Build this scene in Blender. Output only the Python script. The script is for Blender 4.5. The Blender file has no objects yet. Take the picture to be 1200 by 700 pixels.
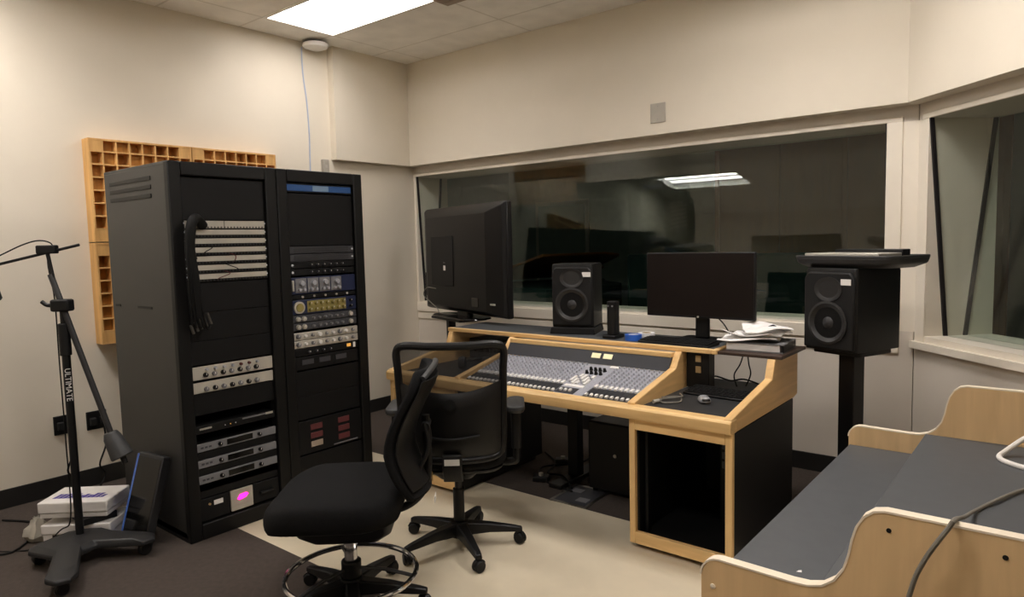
import bpy, bmesh, math, random
from math import sin, cos, pi, radians, sqrt, atan2
from mathutils import Vector, Matrix
random.seed(7)
COL = bpy.context.scene.collection
V = Vector

# ------------------------------------------------------------ materials
def lin(c):
    r = []
    for i in (0, 2, 4):
        s = int(c[i:i+2], 16)/255
        r.append(s/12.92 if s <= .04045 else ((s+.055)/1.055)**2.4)
    return (*r, 1)
def mat(name, c, rough=.5, metal=0, var=.06, scale=12, bump=0, spec=.5, emit=None, strength=0, coat=0):
    m = bpy.data.materials.new(name); m.use_nodes = True
    nt = m.node_tree; b = nt.nodes['Principled BSDF']
    base = lin(c)
    b.inputs['Roughness'].default_value = rough; b.inputs['Metallic'].default_value = metal
    b.inputs['Specular IOR Level'].default_value = spec; b.inputs['Coat Weight'].default_value = coat
    tc = nt.nodes.new('ShaderNodeTexCoord'); n = nt.nodes.new('ShaderNodeTexNoise')
    n.inputs['Scale'].default_value = scale; n.inputs['Detail'].default_value = 4
    nt.links.new(tc.outputs['Object'], n.inputs['Vector'])
    r = nt.nodes.new('ShaderNodeValToRGB')
    r.color_ramp.elements[0].position = .3; r.color_ramp.elements[1].position = .7
    r.color_ramp.elements[0].color = (*[x*(1-var) for x in base[:3]], 1)
    r.color_ramp.elements[1].color = (*[min(1, x*(1+var)) for x in base[:3]], 1)
    nt.links.new(n.outputs['Fac'], r.inputs['Fac']); nt.links.new(r.outputs['Color'], b.inputs['Base Color'])
    if bump:
        bp = nt.nodes.new('ShaderNodeBump'); bp.inputs['Strength'].default_value = bump; bp.inputs['Distance'].default_value = .004
        n2 = nt.nodes.new('ShaderNodeTexNoise'); n2.inputs['Scale'].default_value = scale*14; n2.inputs['Detail'].default_value = 3
        nt.links.new(tc.outputs['Object'], n2.inputs['Vector'])
        nt.links.new(n2.outputs['Fac'], bp.inputs['Height']); nt.links.new(bp.outputs['Normal'], b.inputs['Normal'])
    if emit:
        b.inputs['Emission Color'].default_value = lin(emit); b.inputs['Emission Strength'].default_value = strength
    return m
def wood(name, c, axis='X', var=.16, rough=.42):
    m = mat(name, c, rough)
    nt = m.node_tree; b = nt.nodes['Principled BSDF']
    ramp = [x for x in nt.nodes if x.type == 'VALTORGB'][0]; n = [x for x in nt.nodes if x.type == 'TEX_NOISE'][0]
    tc = [x for x in nt.nodes if x.type == 'TEX_COORD'][0]
    mp = nt.nodes.new('ShaderNodeMapping')
    mp.inputs['Scale'].default_value = {'X': (1.2, 14, 14), 'Y': (14, 1.2, 14), 'Z': (14, 14, 1.2)}[axis]
    nt.links.new(tc.outputs['Object'], mp.inputs['Vector']); nt.links.new(mp.outputs['Vector'], n.inputs['Vector'])
    n.inputs['Scale'].default_value = 1.6; n.inputs['Distortion'].default_value = .7
    base = lin(c)
    ramp.color_ramp.elements[0].color = (base[0]*(1-var), base[1]*(1-var*1.2), base[2]*(1-var*1.4), 1)
    ramp.color_ramp.elements[1].color = (*[min(1, x*(1+var*.6)) for x in base[:3]], 1)
    return m
def glass(name, tint, refl=1.0):
    m = bpy.data.materials.new(name); m.use_nodes = True; nt = m.node_tree; nt.nodes.clear()
    o = nt.nodes.new('ShaderNodeOutputMaterial'); mx = nt.nodes.new('ShaderNodeMixShader')
    t = nt.nodes.new('ShaderNodeBsdfTransparent'); g = nt.nodes.new('ShaderNodeBsdfGlossy'); lw = nt.nodes.new('ShaderNodeLayerWeight'); f = nt.nodes.new('ShaderNodeMath'); f.operation = 'POWER'; f.inputs[1].default_value = 5
    t.inputs['Color'].default_value = (*tint, 1); g.inputs['Roughness'].default_value = .0; lw.inputs['Blend'].default_value = .5; nt.links.new(lw.outputs['Facing'], f.inputs[0])
    mu = nt.nodes.new('ShaderNodeMath'); mu.operation = 'MULTIPLY_ADD'; mu.inputs[1].default_value = .95*refl; mu.inputs[2].default_value = .045*refl; mu.use_clamp = True
    nt.links.new(f.outputs[0], mu.inputs[0]); nt.links.new(mu.outputs[0], mx.inputs[0])
    nt.links.new(t.outputs[0], mx.inputs[1]); nt.links.new(g.outputs[0], mx.inputs[2]); nt.links.new(mx.outputs[0], o.inputs[0])
    return m
def mesh_fabric(name):
    m = bpy.data.materials.new(name); m.use_nodes = True; nt = m.node_tree
    b = nt.nodes['Principled BSDF']; b.inputs['Base Color'].default_value = (.012, .012, .013, 1); b.inputs['Roughness'].default_value = .7
    o = nt.nodes['Material Output']; mx = nt.nodes.new('ShaderNodeMixShader'); t = nt.nodes.new('ShaderNodeBsdfTransparent')
    tc = nt.nodes.new('ShaderNodeTexCoord'); w = nt.nodes.new('ShaderNodeTexWave'); w.inputs['Scale'].default_value = 90; w.bands_direction = 'Z'
    mr = nt.nodes.new('ShaderNodeMapRange'); mr.inputs['To Min'].default_value = .40; mr.inputs['To Max'].default_value = .58
    nt.links.new(tc.outputs['Object'], w.inputs['Vector']); nt.links.new(w.outputs['Fac'], mr.inputs['Value'])
    nt.links.new(mr.outputs[0], mx.inputs[0]); nt.links.new(t.outputs[0], mx.inputs[1]); nt.links.new(b.outputs[0], mx.inputs[2])
    nt.links.new(mx.outputs[0], o.inputs[0]); return m
def lamp_mat(name, c, s):
    m = bpy.data.materials.new(name); m.use_nodes = True; nt = m.node_tree; nt.nodes.clear()
    o = nt.nodes.new('ShaderNodeOutputMaterial'); e = nt.nodes.new('ShaderNodeEmission')
    e.inputs['Color'].default_value = lin(c); e.inputs['Strength'].default_value = s
    nt.links.new(e.outputs[0], o.inputs[0]); return m
def ceiling_mat():
    m = mat('ceiling_tile', 'f3f1ec', .9, bump=.25, scale=6)
    nt = m.node_tree; b = nt.nodes['Principled BSDF']
    tc = [x for x in nt.nodes if x.type == 'TEX_COORD'][0]; ramp = [x for x in nt.nodes if x.type == 'VALTORGB'][0]
    mp = nt.nodes.new('ShaderNodeMapping'); mp.inputs['Location'].default_value = (4.615, -2.87, 0)
    br = nt.nodes.new('ShaderNodeTexBrick'); br.offset = 0; br.inputs['Scale'].default_value = 1
    br.inputs['Brick Width'].default_value = 1.22; br.inputs['Row Height'].default_value = .61; br.inputs['Mortar Size'].default_value = .009
    br.inputs['Mortar'].default_value = (.8, .79, .77, 1); br.inputs['Color1'].default_value = (1, 1, 1, 1); br.inputs['Color2'].default_value = (.97, .97, .97, 1)
    mx = nt.nodes.new('ShaderNodeMix'); mx.data_type = 'RGBA'; mx.blend_type = 'MULTIPLY'; mx.inputs['Factor'].default_value = 1
    nt.links.new(tc.outputs['Object'], mp.inputs['Vector']); nt.links.new(mp.outputs['Vector'], br.inputs['Vector'])
    nt.links.new(ramp.outputs['Color'], mx.inputs['A']); nt.links.new(br.outputs['Color'], mx.inputs['B'])
    nt.links.new(mx.outputs['Result'], b.inputs['Base Color']); return m
M = dict(
    wall=mat('cream_wall_paint', 'ddd5c5', .75, var=.02, scale=3, bump=.08),
    wallgrey=mat('lower_wall_paint', 'd8d0c4', .75, var=.02, scale=3, bump=.08),
    trim=mat('white_trim_paint', 'ebe3d4', .5, var=.015),
    ceil=ceiling_mat(),
    vinyl=mat('beige_sheet_floor', 'd9cdb4', .38, var=.05, scale=5, bump=.03),
    carpet=mat('dark_carpet', '443b35', .95, var=.14, scale=40, bump=.6),
    blackbase=mat('black_cove_base', '1b1a19', .5),
    wood=wood('blond_wood', 'e5c187', 'X'), woodv=wood('blond_wood_upright', 'e5c187', 'Z'), woody=wood('blond_wood_depth', 'e2bc82', 'Y'),
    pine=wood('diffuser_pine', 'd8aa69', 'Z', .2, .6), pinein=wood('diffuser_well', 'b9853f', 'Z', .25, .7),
    maple=wood('maple_laminate', 'dfbf90', 'Z', .10, .4), edge=mat('cream_edge_band', 'efe2cc', .4),
    brownedge=mat('dark_brown_laminate', '3a2a20', .5),
    rack=mat('rack_charcoal', '302f2d', .42, var=.04, spec=.35), rackblk=mat('rack_black', '0e0e0e', .5, spec=.3), blank=mat('blank_panel_black', '111112', .55, spec=.25),
    blk=mat('black_plastic', '0f0f10', .45, spec=.35), blk2=mat('soft_black_plastic', '151516', .55, spec=.3), gloss=mat('gloss_black', '0c0c0d', .12),
    fabric=mat('black_fabric', '121213', .9, spec=.2, var=.2, scale=60, bump=.5), pad=mat('arm_pad_rubber', '2b2c2d', .5),
    cone=mat('speaker_cone', '242425', .4), dust=mat('dust_cap', '29292b', .5), led=mat('small_white_led', 'cfd2d8', .3),
    deskgrey=mat('charcoal_laminate', '4b4e51', .5, var=.05, scale=20), baygrey=mat('black_desk_mat', '242527', .55),
    chrome=mat('chrome', 'd9d9dc', .12, 1), steel=mat('brushed_steel', '9b9a96', .35, 1), silver=mat('silver_panel', 'b8b4aa', .4, .3),
    palepanel=mat('pale_grey_panel', 'b5b0a4', .5), grey=mat('mid_grey_panel', '77777a', .45), dgrey=mat('dark_grey_panel', '3c3d42', .5),
    navy=mat('navy_panel', '1e2746', .4), gold=mat('gold_knob', '9a8f58', .4, .3), meter=mat('cream_meter_window', 'e9dfb4', .4, emit='e9dfb4', strength=.15),
    red=mat('dull_red_panel', '5e2e30', .5), pinkled=lamp_mat('magenta_display', 'ff1f86', 2.2), blueled=mat('blue_backlit_strip', '1c3557', .4, emit='2a5c9a', strength=.10),
    blueglow=mat('pale_blue_backlit', '66788a', .4, emit='86a2b8', strength=.08), amber=mat('amber_lamp', 'd7a55a', .4, emit='ffb347', strength=.2),
    mixface=mat('mixer_grey', '9c9ea8', .5, var=.12, scale=90), mixdark=mat('mixer_charcoal', '26282e', .5), white=mat('white_plastic', 'e8e6e2', .45),
    knobgrey=mat('knob_grey', 'a6a8b0', .4), paper=mat('paper_white', 'eceae8', .8, var=.03), boxwhite=mat('white_carton', 'e2dfdc', .7, var=.03),
    purple=mat('purple_print', '3d2f8c', .6), label=mat('white_sticker', 'eae8e4', .5), tag=mat('tan_tag', 'b79a6b', .7), blue=mat('blue_tape', '2b62c4', .5),
    lamp=lamp_mat('fluorescent_lens', 'fff8f2', 16), lampdim=lamp_mat('fluorescent_lens_dimmed', 'fff8f2', 8), reflector=mat('lamp_reflector_glow', 'e9dfe6', .35, emit='f3e0f0', strength=.25), lampframe=mat('lamp_frame_white', 'e8e6e0', .5),  # lampdim: lens dimmed on purpose to soften the hot spot on the wall
    cable=mat('black_cable', '0d0d0d', .65, spec=.25), standbase=mat('stand_base_black', '262627', .5, spec=.35), gcable=mat('grey_cable', '77736a', .5), wcable=mat('white_cable', 'e6e2dc', .45), bcable=mat('pale_blue_cable', 'aab6cf', .5),
    glassn=glass('near_pane_glass', (.945, .972, .957)), glassf=glass('far_pane_glass', (.945, .972, .957)), gasket=mat('black_gasket', '1a1416', .6),
    screen=mat('monitor_screen', '120a08', .4, spec=.25), livewall=mat('tracking_room_wall', 'a2b0a6', .8), livefloor=mat('tracking_room_floor', '4b4438', .6),
    livewood=wood('tracking_room_wood', '86551f', 'Z'), teal=mat('teal_fabric', '274540', .9), mesh=mesh_fabric('black_mesh_fabric'), mouse=mat('mouse_grey', '8a8c90', .35),
    blueglint=mat('blue_edge_glint', '4f74c8', .3), tan=mat('tan_plate', '9f9080', .6), greyplate=mat('grey_wall_plate', 'aaa59a', .5), gunmetal=mat('gunmetal', '3a3a3c', .4, .5),
    counter=mat('counterweight_grey', '38393a', .5))

# ------------------------------------------------------------ mesh builder
def catmull(pts, sub=8, closed=False):
    P = [V(p) for p in pts]; n = len(P); out = []
    rng = range(n if closed else n-1)
    for i in rng:
        if closed: a, b, c, d = P[(i-1) % n], P[i], P[(i+1) % n], P[(i+2) % n]
        else: a, b, c, d = P[max(i-1, 0)], P[i], P[i+1], P[min(i+2, n-1)]
        for k in range(sub):
            t = k/sub
            out.append(.5*((2*b)+(c-a)*t+(2*a-5*b+4*c-d)*t*t+(3*b-a-3*c+d)*t**3))
    if not closed: out.append(P[-1])
    return out
def rrect(w, d, r, z=0, n=6, cx=0, cy=0):
    out = []; r = min(r, w/2-1e-4, d/2-1e-4)
    for k, (sx, sy) in enumerate(((1, 1), (-1, 1), (-1, -1), (1, -1))):
        for i in range(n+1):
            a = (k+i/n)*pi/2
            out.append(V((cx+sx*(w/2-r)+r*cos(a), cy+sy*(d/2-r)+r*sin(a), z)))
    return out
class MB:
    def __init__(s): s.bm = bmesh.new()
    def poly(s, pts, faces):
        vs = [s.bm.verts.new(p) for p in pts]
        for f in faces:
            try: s.bm.faces.new([vs[i] for i in f])
            except ValueError: pass
        return s
    def box(s, x0, x1, y0, y1, z0, z1, mt=None):
        c = [(x0, y0, z0), (x1, y0, z0), (x1, y1, z0), (x0, y1, z0), (x0, y0, z1), (x1, y0, z1), (x1, y1, z1), (x0, y1, z1)]
        if mt is not None: c = [mt @ V(p) for p in c]
        return s.poly(c, [(0, 3, 2, 1), (4, 5, 6, 7), (0, 1, 5, 4), (1, 2, 6, 5), (2, 3, 7, 6), (3, 0, 4, 7)])
    def loft(s, rings, cap=True, closed=False):
        n = len(rings[0]); vs = [[s.bm.verts.new(p) for p in r] for r in rings]
        m = len(vs)
        for i in range(m if closed else m-1):
            a, b = vs[i], vs[(i+1) % m]
            for j in range(n): s.bm.faces.new((a[j], a[(j+1) % n], b[(j+1) % n], b[j]))
        if cap and not closed:
            s.bm.faces.new(list(reversed(vs[0]))); s.bm.faces.new(vs[-1])
        return s
    def tube(s, pts, r, n=8, closed=False, smooth=True, sub=6, r1=None):
        P = catmull(pts, sub, closed) if smooth and len(pts) > 2 else [V(p) for p in pts]
        rings = []; prev = None; m = len(P)
        for i, p in enumerate(P):
            if closed: t = (P[(i+1) % m]-P[i-1]).normalized()
            else: t = (P[min(i+1, m-1)]-P[max(i-1, 0)]).normalized()
            if prev is None:
                u = t.orthogonal().normalized()
            else:
                u = (prev - t*prev.dot(t)).normalized()
            prev = u; w = t.cross(u)
            rr = r if r1 is None else r+(r1-r)*i/(m-1)
            rings.append([p+u*(rr*cos(2*pi*k/n))+w*(rr*sin(2*pi*k/n)) for k in range(n)])
        return s.loft(rings, closed=closed)
    def cyl(s, p0, p1, r, r1=None, n=16): return s.tube([p0, p1], r, n, smooth=False, r1=r if r1 is None else r1)
    def lathe(s, prof, o=(0, 0, 0), axis='Z', n=24):
        o = V(o); rings = []
        for r, h in prof:
            ring = []
            for k in range(n):
                a = 2*pi*k/n; q = (r*cos(a), r*sin(a), h)
                if axis == 'X': q = (h, r*cos(a), r*sin(a))
                if axis == 'Y': q = (r*sin(a), h, r*cos(a))
                ring.append(o+V(q))
            rings.append(ring)
        return s.loft(rings)
    def prism(s, pts, axis, a0, a1):
        f = {'X': lambda p, a: (a, p[0], p[1]), 'Y': lambda p, a: (p[0], a, p[1]), 'Z': lambda p, a: (p[0], p[1], a)}[axis]
        return s.loft([[V(f(p, a0)) for p in pts], [V(f(p, a1)) for p in pts]])
    def move(s, mt): bmesh.ops.transform(s.bm, matrix=mt, verts=s.bm.verts); return s
    def build(s, name, m, parent=None, bev=0, off=None, ang=35, sub=0, seg=2):
        bmesh.ops.recalc_face_normals(s.bm, faces=s.bm.faces)
        if off is not None: bmesh.ops.translate(s.bm, vec=-V(off), verts=s.bm.verts)
        me = bpy.data.meshes.new(name); s.bm.to_mesh(me); s.bm.free()
        for p in me.polygons: p.use_smooth = True
        if not sub: me.set_sharp_from_angle(angle=radians(ang))
        me.materials.append(M[m] if isinstance(m, str) else m)
        o = bpy.data.objects.new(name, me); COL.objects.link(o)
        if parent: o.parent = parent
        if bev:
            b = o.modifiers.new('bevel', 'BEVEL'); b.width = bev; b.segments = seg; b.limit_method = 'ANGLE'; b.angle_limit = radians(40)
        if sub:
            b = o.modifiers.new('sub', 'SUBSURF'); b.levels = sub; b.render_levels = sub
        return o
def B(name, m, x0, x1, y0, y1, z0, z1, parent=None, bev=0, off=None): return MB().box(x0, x1, y0, y1, z0, z1).build(name, m, parent, bev, off)
def tag(o, label, cat, group=None):
    o['label'] = label; o['category'] = cat
    if group: o['group'] = group
    return o
def thing(name, label, cat, loc=(0, 0, 0), rz=0, group=None):
    o = bpy.data.objects.new(name, None); COL.objects.link(o); o.location = loc; o.rotation_euler = (0, 0, rz)
    o.empty_display_size = .1
    return tag(o, label, cat, group)
def struct(o): o['kind'] = 'structure'; return o
def copy_tree(o, parent=None):
    c = o.copy(); COL.objects.link(c); c.parent = parent
    for ch in o.children: copy_tree(ch, c)
    return c
def Rz(a): return Matrix.Rotation(a, 4, 'Z')
def T(*v): return Matrix.Translation(V(v))
def text_mesh(s, size, depth=.0006):
    cu = bpy.data.curves.new('lettering', 'FONT'); cu.body = s; cu.size = size; cu.extrude = depth; cu.align_x = 'CENTER'; cu.align_y = 'CENTER'
    o = bpy.data.objects.new('lettering', cu); COL.objects.link(o); bpy.context.view_layer.update()
    me = bpy.data.meshes.new_from_object(o.evaluated_get(bpy.context.evaluated_depsgraph_get()))
    bpy.data.objects.remove(o); return me

# ------------------------------------------------------------ camera
sc = bpy.context.scene
ca, cb, cc = radians(39.155), radians(4.729), radians(-1.355)
r0 = V((cos(ca), sin(ca), 0)); f0 = V((-sin(ca), cos(ca), 0)); u0 = V((0, 0, 1))
fw = f0*cos(cb)-u0*sin(cb); u2 = u0*cos(cb)+f0*sin(cb)
r3 = r0*cos(cc)+u2*sin(cc); u3 = u2*cos(cc)-r0*sin(cc)
cam = bpy.data.cameras.new('camera'); cam.sensor_width = 36; cam.lens = 803.9/1200*36; cam.clip_start = .05
co = bpy.data.objects.new('camera', cam); COL.objects.link(co)
mw = Matrix((r3, u3, -fw)).transposed().to_4x4(); mw.translation = V((0, 0, 1.53)); co.matrix_world = mw
sc.camera = co
sc.view_settings.view_transform = 'Standard'; sc.view_settings.look = 'None'; sc.view_settings.gamma = 1
sc.view_settings.use_curve_mapping = False; sc.view_settings.exposure = 1.22
sc.cycles.use_denoising = True; sc.cycles.max_bounces = 12; sc.cycles.diffuse_bounces = 8; sc.cycles.transparent_max_bounces = 16
sc.cycles.caustics_reflective = False; sc.cycles.caustics_refractive = False; sc.cycles.sample_clamp_indirect = 6
w = bpy.data.worlds.new('world'); sc.world = w; w.use_nodes = True
w.node_tree.nodes['Background'].inputs[0].default_value = (.02, .02, .02, 1)

# ------------------------------------------------------------ room
XL, YB, HC = -4.93, 4.60, 3.20
XR, YF = 1.7, -1.2
def S(name, m, *b, bev=0): return struct(B(name, m, *b, bev=bev))
S('floor', 'vinyl', XL-.1, XR+.1, 1.86, 3.19, -.05, 0)
S('floor_carpet_front', 'carpet', XL-.1, XR+.1, YF-.1, 1.86, -.05, .001)
S('floor_carpet_back', 'carpet', XL-.1, XR+.1, 3.19, 5.0, -.05, .001)
LAMPS = ((-4.61, 2.87), (-4.61, .45), (-1.70, 2.87), (-1.70, .45)); LW, LD = 1.19, .62
def ceiling():
    xs = sorted({XL-.1, XR+.1, *(x for x, y in LAMPS), *(x+LW for x, y in LAMPS)}); ys = sorted({YF-.1, 5.0, *(y for x, y in LAMPS), *(y+LD for x, y in LAMPS)})
    b = MB(); vs = {}
    for i, x in enumerate(xs):
        for j, y in enumerate(ys):
            for k, z in enumerate((HC, HC+.10)): vs[i, j, k] = b.bm.verts.new((x, y, z))
    solid = {(i, j): not any(abs(xs[i]-x) < 1e-4 and abs(ys[j]-y) < 1e-4 for x, y in LAMPS) for i in range(len(xs)-1) for j in range(len(ys)-1)}
    for (i, j), ok in solid.items():
        if not ok: continue
        b.bm.faces.new((vs[i, j, 0], vs[i, j+1, 0], vs[i+1, j+1, 0], vs[i+1, j, 0])); b.bm.faces.new((vs[i, j, 1], vs[i+1, j, 1], vs[i+1, j+1, 1], vs[i, j+1, 1]))
        for di, dj, a, c in ((-1, 0, (i, j), (i, j+1)), (1, 0, (i+1, j+1), (i+1, j)), (0, -1, (i+1, j), (i, j)), (0, 1, (i, j+1), (i+1, j+1))):
            if not solid.get((i+di, j+dj), False): b.bm.faces.new((vs[(*a, 0)], vs[(*c, 0)], vs[(*c, 1)], vs[(*a, 1)]))
    return struct(b.build('ceiling', 'ceil'))
ceiling()
S('wall_left', 'wall', XL-.12, XL, YF-.1, 5.0, 0, HC)
S('wall_front', 'wall', XL-.1, XR+.1, YF-.12, YF, 0, HC)
su, sn = V((.7071068, -.7071068, 0)), V((.7071068, .7071068, 0)); so = V((-.696, YB, 0))
SM = Matrix((( .7071068, .7071068, 0, so.x), (-.7071068, .7071068, 0, so.y), (0, 0, 1, 0), (0, 0, 0, 1)))   # u along the splayed wall, v into it
UE = (XR-so.x)/.7071068
S('wall_right', 'wall', XR, XR+.12, YF-.1, so.y-.7071068*UE+.2, 0, HC)
# back wall: sill wall, head, right post
WX0, WX1, WZ0, WZ1, WD = -4.895, -.862, .975, 2.172, .42
S('wall_back', 'wallgrey', XL, -.70, YB, YB+WD, 0, WZ0-.03)
S('wall_back_head', 'wallgrey', XL, -.70, YB, YB+WD, WZ1, HC)
S('wall_back_jamb', 'trim', XL, WX0, YB, YB+WD, WZ0-.03, WZ1)
struct(MB().prism([(WX1, YB), (so.x, YB), (so.x+.09*.7071, YB-.09*.7071), (so.x+.09*.7071+WD*.7071, YB-.09*.7071+WD*.7071), (so.x+WD*.55, YB+WD), (WX1, YB+WD)], 'Z', WZ0-.03, WZ1).build('wall_back_post', 'trim'))
S('wall_back_soffit', 'wall', XL, -.739, 4.487, YB, 2.262, HC)
struct(MB().prism([(-.739, 4.487), (-.739, YB), (so.x, YB)] + [(so.x+UE*.7071, so.y-UE*.7071), (so.x+UE*.7071-.0795, so.y-UE*.7071-.0795)], 'Z', 2.262, HC).build('wall_right_soffit', 'wall'))
S('wall_left_bulkhead', 'wall', XL, XL+.075, 3.655, 4.487, 2.262, HC)
# splayed wall (local u, v)
W2A, W2B, V0, V1 = .09, 1.75, .93, 2.168
def SU(name, m, u0, u1, v0, v1, z0, z1): return struct(MB().box(u0, u1, v0, v1, z0, z1, SM).build(name, m))
SU('wall_right_splay_sill', 'wallgrey', 0, UE, 0, WD, 0, V0-.06)
SU('wall_right_splay_corner', 'trim', 0, .09, 0, WD, .87, WZ0-.03)
SU('wall_right_splay_head', 'wallgrey', 0, UE, 0, WD, V1, HC)
SU('wall_right_splay_post', 'trim', W2B, UE, 0, WD, V0-.06, V1)
SU('trim_1', 'trim', .0, UE, -.035, WD, V0-.075, V0-.035)                              # deep ledge under the side window
# windows
w1 = struct(B('window_1', 'trim', WX0, WX1, YB-.004, YB+WD, WZ0-.03, WZ0))
f1 = MB()
f1.box(WX0-.03, WX0, YB-.012, YB, WZ0-.05, WZ1+.03); f1.box(WX1, WX1+.085, YB-.012, YB, WZ0-.05, WZ1+.03)
f1.box(WX0-.03, WX1+.085, YB-.014, YB, WZ1, WZ1+.028); f1.box(WX0-.03, WX1+.085, YB-.02, YB, WZ0-.095, WZ0-.01)
f1.box(WX0-.03, WX1+.085, YB-.012, YB, WZ0-.165, WZ0-.11)
f1.build('window_frame', 'trim', w1, .004)
def pane(name, m, parent, x0, x1, yb, yt, z0, z1, mt=None, th=.008):
    b = MB(); pts = [(x0, yb, z0), (x1, yb, z0), (x1, yt, z1), (x0, yt, z1)]
    q = [V(p) for p in pts]+[V((p[0], p[1]+th, p[2])) for p in pts]
    if mt is not None: q = [mt @ p for p in q]
    return b.poly(q, [(0, 1, 2, 3), (7, 6, 5, 4), (0, 4, 5, 1), (1, 5, 6, 2), (2, 6, 7, 3), (3, 7, 4, 0)]).build(name, m, parent)
pane('near_pane', 'glassn', w1, WX0, WX1, YB+.065, YB+.005, WZ0, WZ1)
pane('far_pane', 'glassf', w1, WX0, WX1, YB+.20, YB+.325, WZ0, WZ1)
g1 = MB()
for yb, yt in ((YB+.065, YB+.005), (YB+.20, YB+.325)):
    for x in (WX0, WX1-.008): g1.poly([(x, yb-.008, WZ0), (x+.008, yb-.008, WZ0), (x+.008, yt-.008, WZ1), (x, yt-.008, WZ1), (x, yb+.016, WZ0), (x+.008, yb+.016, WZ0), (x+.008, yt+.016, WZ1), (x, yt+.016, WZ1)],
        [(0, 1, 2, 3), (7, 6, 5, 4), (0, 4, 5, 1), (1, 5, 6, 2), (2, 6, 7, 3), (3, 7, 4, 0)])
g1.build('gasket', 'gasket', w1)
w2 = SU('window_2', 'trim', W2A, W2B, -.004, WD, V0-.035, V0)
pane('near_pane', 'glassn', w2, W2A, W2B, .122, .004, V0, V1, SM)
pane('far_pane', 'glassf', w2, W2A, W2B, .245, .395, V0, V1, SM)
g2 = MB()
for yb, yt in ((.122, .004), (.245, .395)):
    q = [(W2A, yb-.012, V0), (W2A+.01, yb-.012, V0), (W2A+.01, yt-.012, V1), (W2A, yt-.012, V1), (W2A, yb+.012, V0), (W2A+.01, yb+.012, V0), (W2A+.01, yt+.012, V1), (W2A, yt+.012, V1)]
    g2.poly([SM @ V(p) for p in q], [(0, 1, 2, 3), (7, 6, 5, 4), (0, 4, 5, 1), (1, 5, 6, 2), (2, 6, 7, 3), (3, 7, 4, 0)])
g2.build('gasket', 'gasket', w2)
f2 = MB().box(W2A-.05, W2B+.05, -.012, 0, V1, V1+.03, SM).box(W2A-.06, W2A, -.010, 0, V0-.035, V1, SM)
f2.build('window_frame', 'trim', w2, .003)
# base boards
S('baseboard_left', 'blackbase', XL, XL+.012, YF, YB, 0, .115)
S('baseboard_back', 'blackbase', XL+.012, -.72, YB-.012, YB, 0, .115)
SU('baseboard_right', 'blackbase', .0, UE, -.012, 0, 0, .115)
# the dark tracking room behind the glass
LX0, LX1, LY = -7.5, 4.5, 9.2
S('floor_tracking_room', 'livefloor', LX0, LX1, 5.0, LY, -.05, 0)
S('ceiling_tracking_room', 'livewall', LX0, LX1, 4.0, LY+.1, 3.3, 3.4)
S('wall_tracking_back', 'livewall', LX0, LX1, LY, LY+.1, 0, 3.3)
S('wall_tracking_left', 'livewall', LX0-.1, LX0, 5.0, LY, 0, 3.3)
S('wall_tracking_right', 'livewall', LX1, LX1+.1, 2.0, LY, 0, 3.3)
# ------------------------------------------------------------ ceiling lights
def troffer(x0, y0, label, lens='lamp'):
    t = thing('ceiling_light', label, 'ceiling light', (x0, y0, HC), 0, 'fluorescent ceiling lights')
    W, D, f, h = 1.19, .62, .022, .075
    b = MB(); b.loft([[V((x, y, z)) for x, y in ((a, c), (W-a, c), (W-a, D-c), (a, D-c))] for a, c, z in ((-.004, -.004, 0), (-.004, -.004, -.008), (f, f, -.008), (.004, .004, h-.002))], cap=False)
    b.build('frame', 'lampframe', t)
    B('reflector', 'reflector', .002, W-.002, .002, D-.002, h, h+.004, t)  # glow in this material stands in for lamp light caught by the reflector
    for k in range(3):
        yc = D*(.20+.30*k)
        MB().prism([(yc-.055, h-.001), (yc-.035, h-.012), (yc+.035, h-.012), (yc+.055, h-.001)], 'X', f, W-f).build('lens', lens, t)
    return t
troffer(-4.61, 2.87, 'fluorescent ceiling light in view at the top of the picture, over the racks', 'lampdim')
troffer(-4.61, .45, 'fluorescent ceiling light whose reflection shows in the long window, nearer the left wall')
troffer(-1.70, 2.87, 'fluorescent ceiling light above the mixing desk, out of the picture')
troffer(-1.70, .45, 'fluorescent ceiling light above the near end of the right-hand workstation side')
# ceiling vent at top edge
t = thing('ceiling_vent', 'tan square ceiling vent beside the corner of the light', 'vent', (-3.30, 3.40, HC))
MB().box(-.15, .15, -.2, .2, -.012, 0).build('frame', 'tan', t, .004)
b = MB()
for k in range(6): b.box(-.13, .13, -.17+k*.06, -.145+k*.06, -.018, -.012)
b.build('slats', 'tan', t)
# wireless access point with cable
t = thing('wireless_access_point', 'small white dome box high on the left wall just below the ceiling light', 'access point', (XL, 3.47, 3.165))
MB().lathe([(.0, .0), (.085, .0), (.085, .012), (.0, .012)], (.09, 0, .012), n=28).build('mounting_plate', 'dgrey', t, .003)
MB().lathe([(.0, -.040), (.055, -.038), (.095, -.022), (.105, -.004), (.10, .008), (0, .01)], (.105, 0, .0), n=32).build('cover', 'white', t)
tag(MB().tube([(XL+.012, 3.40, 3.15), (XL+.006, 3.405, 2.95), (XL+.006, 3.43, 2.72), (XL+.006, 3.44, 2.45), (XL+.006, 3.435, 2.2), (XL+.006, 3.44, 1.9)], .005).build('network_cable', 'bcable'),
    'thin pale blue cable running down the left wall from the white dome box', 'cable')
t = thing('wall_sensor', 'small grey box on the left wall at the foot of the bulkhead', 'sensor', (XL, 3.575, 2.20))
B('housing', 'greyplate', 0, .035, -.03, .03, -.05, .06, t, .005); B('lens', 'silver', .035, .038, -.012, .012, -.01, .015, t)
t = thing('wall_plate', 'blank square grey plate on the wall above the long window', 'wall plate', (-2.285, 4.487, 2.41))
B('plate', 'greyplate', -.058, .058, -.008, 0, -.068, .068, t, .003)
for s in (-1, 1): MB().cyl((0, -.0095, s*.045), (0, -.007, s*.045), .004).build('screw', 'steel', t)

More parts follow.
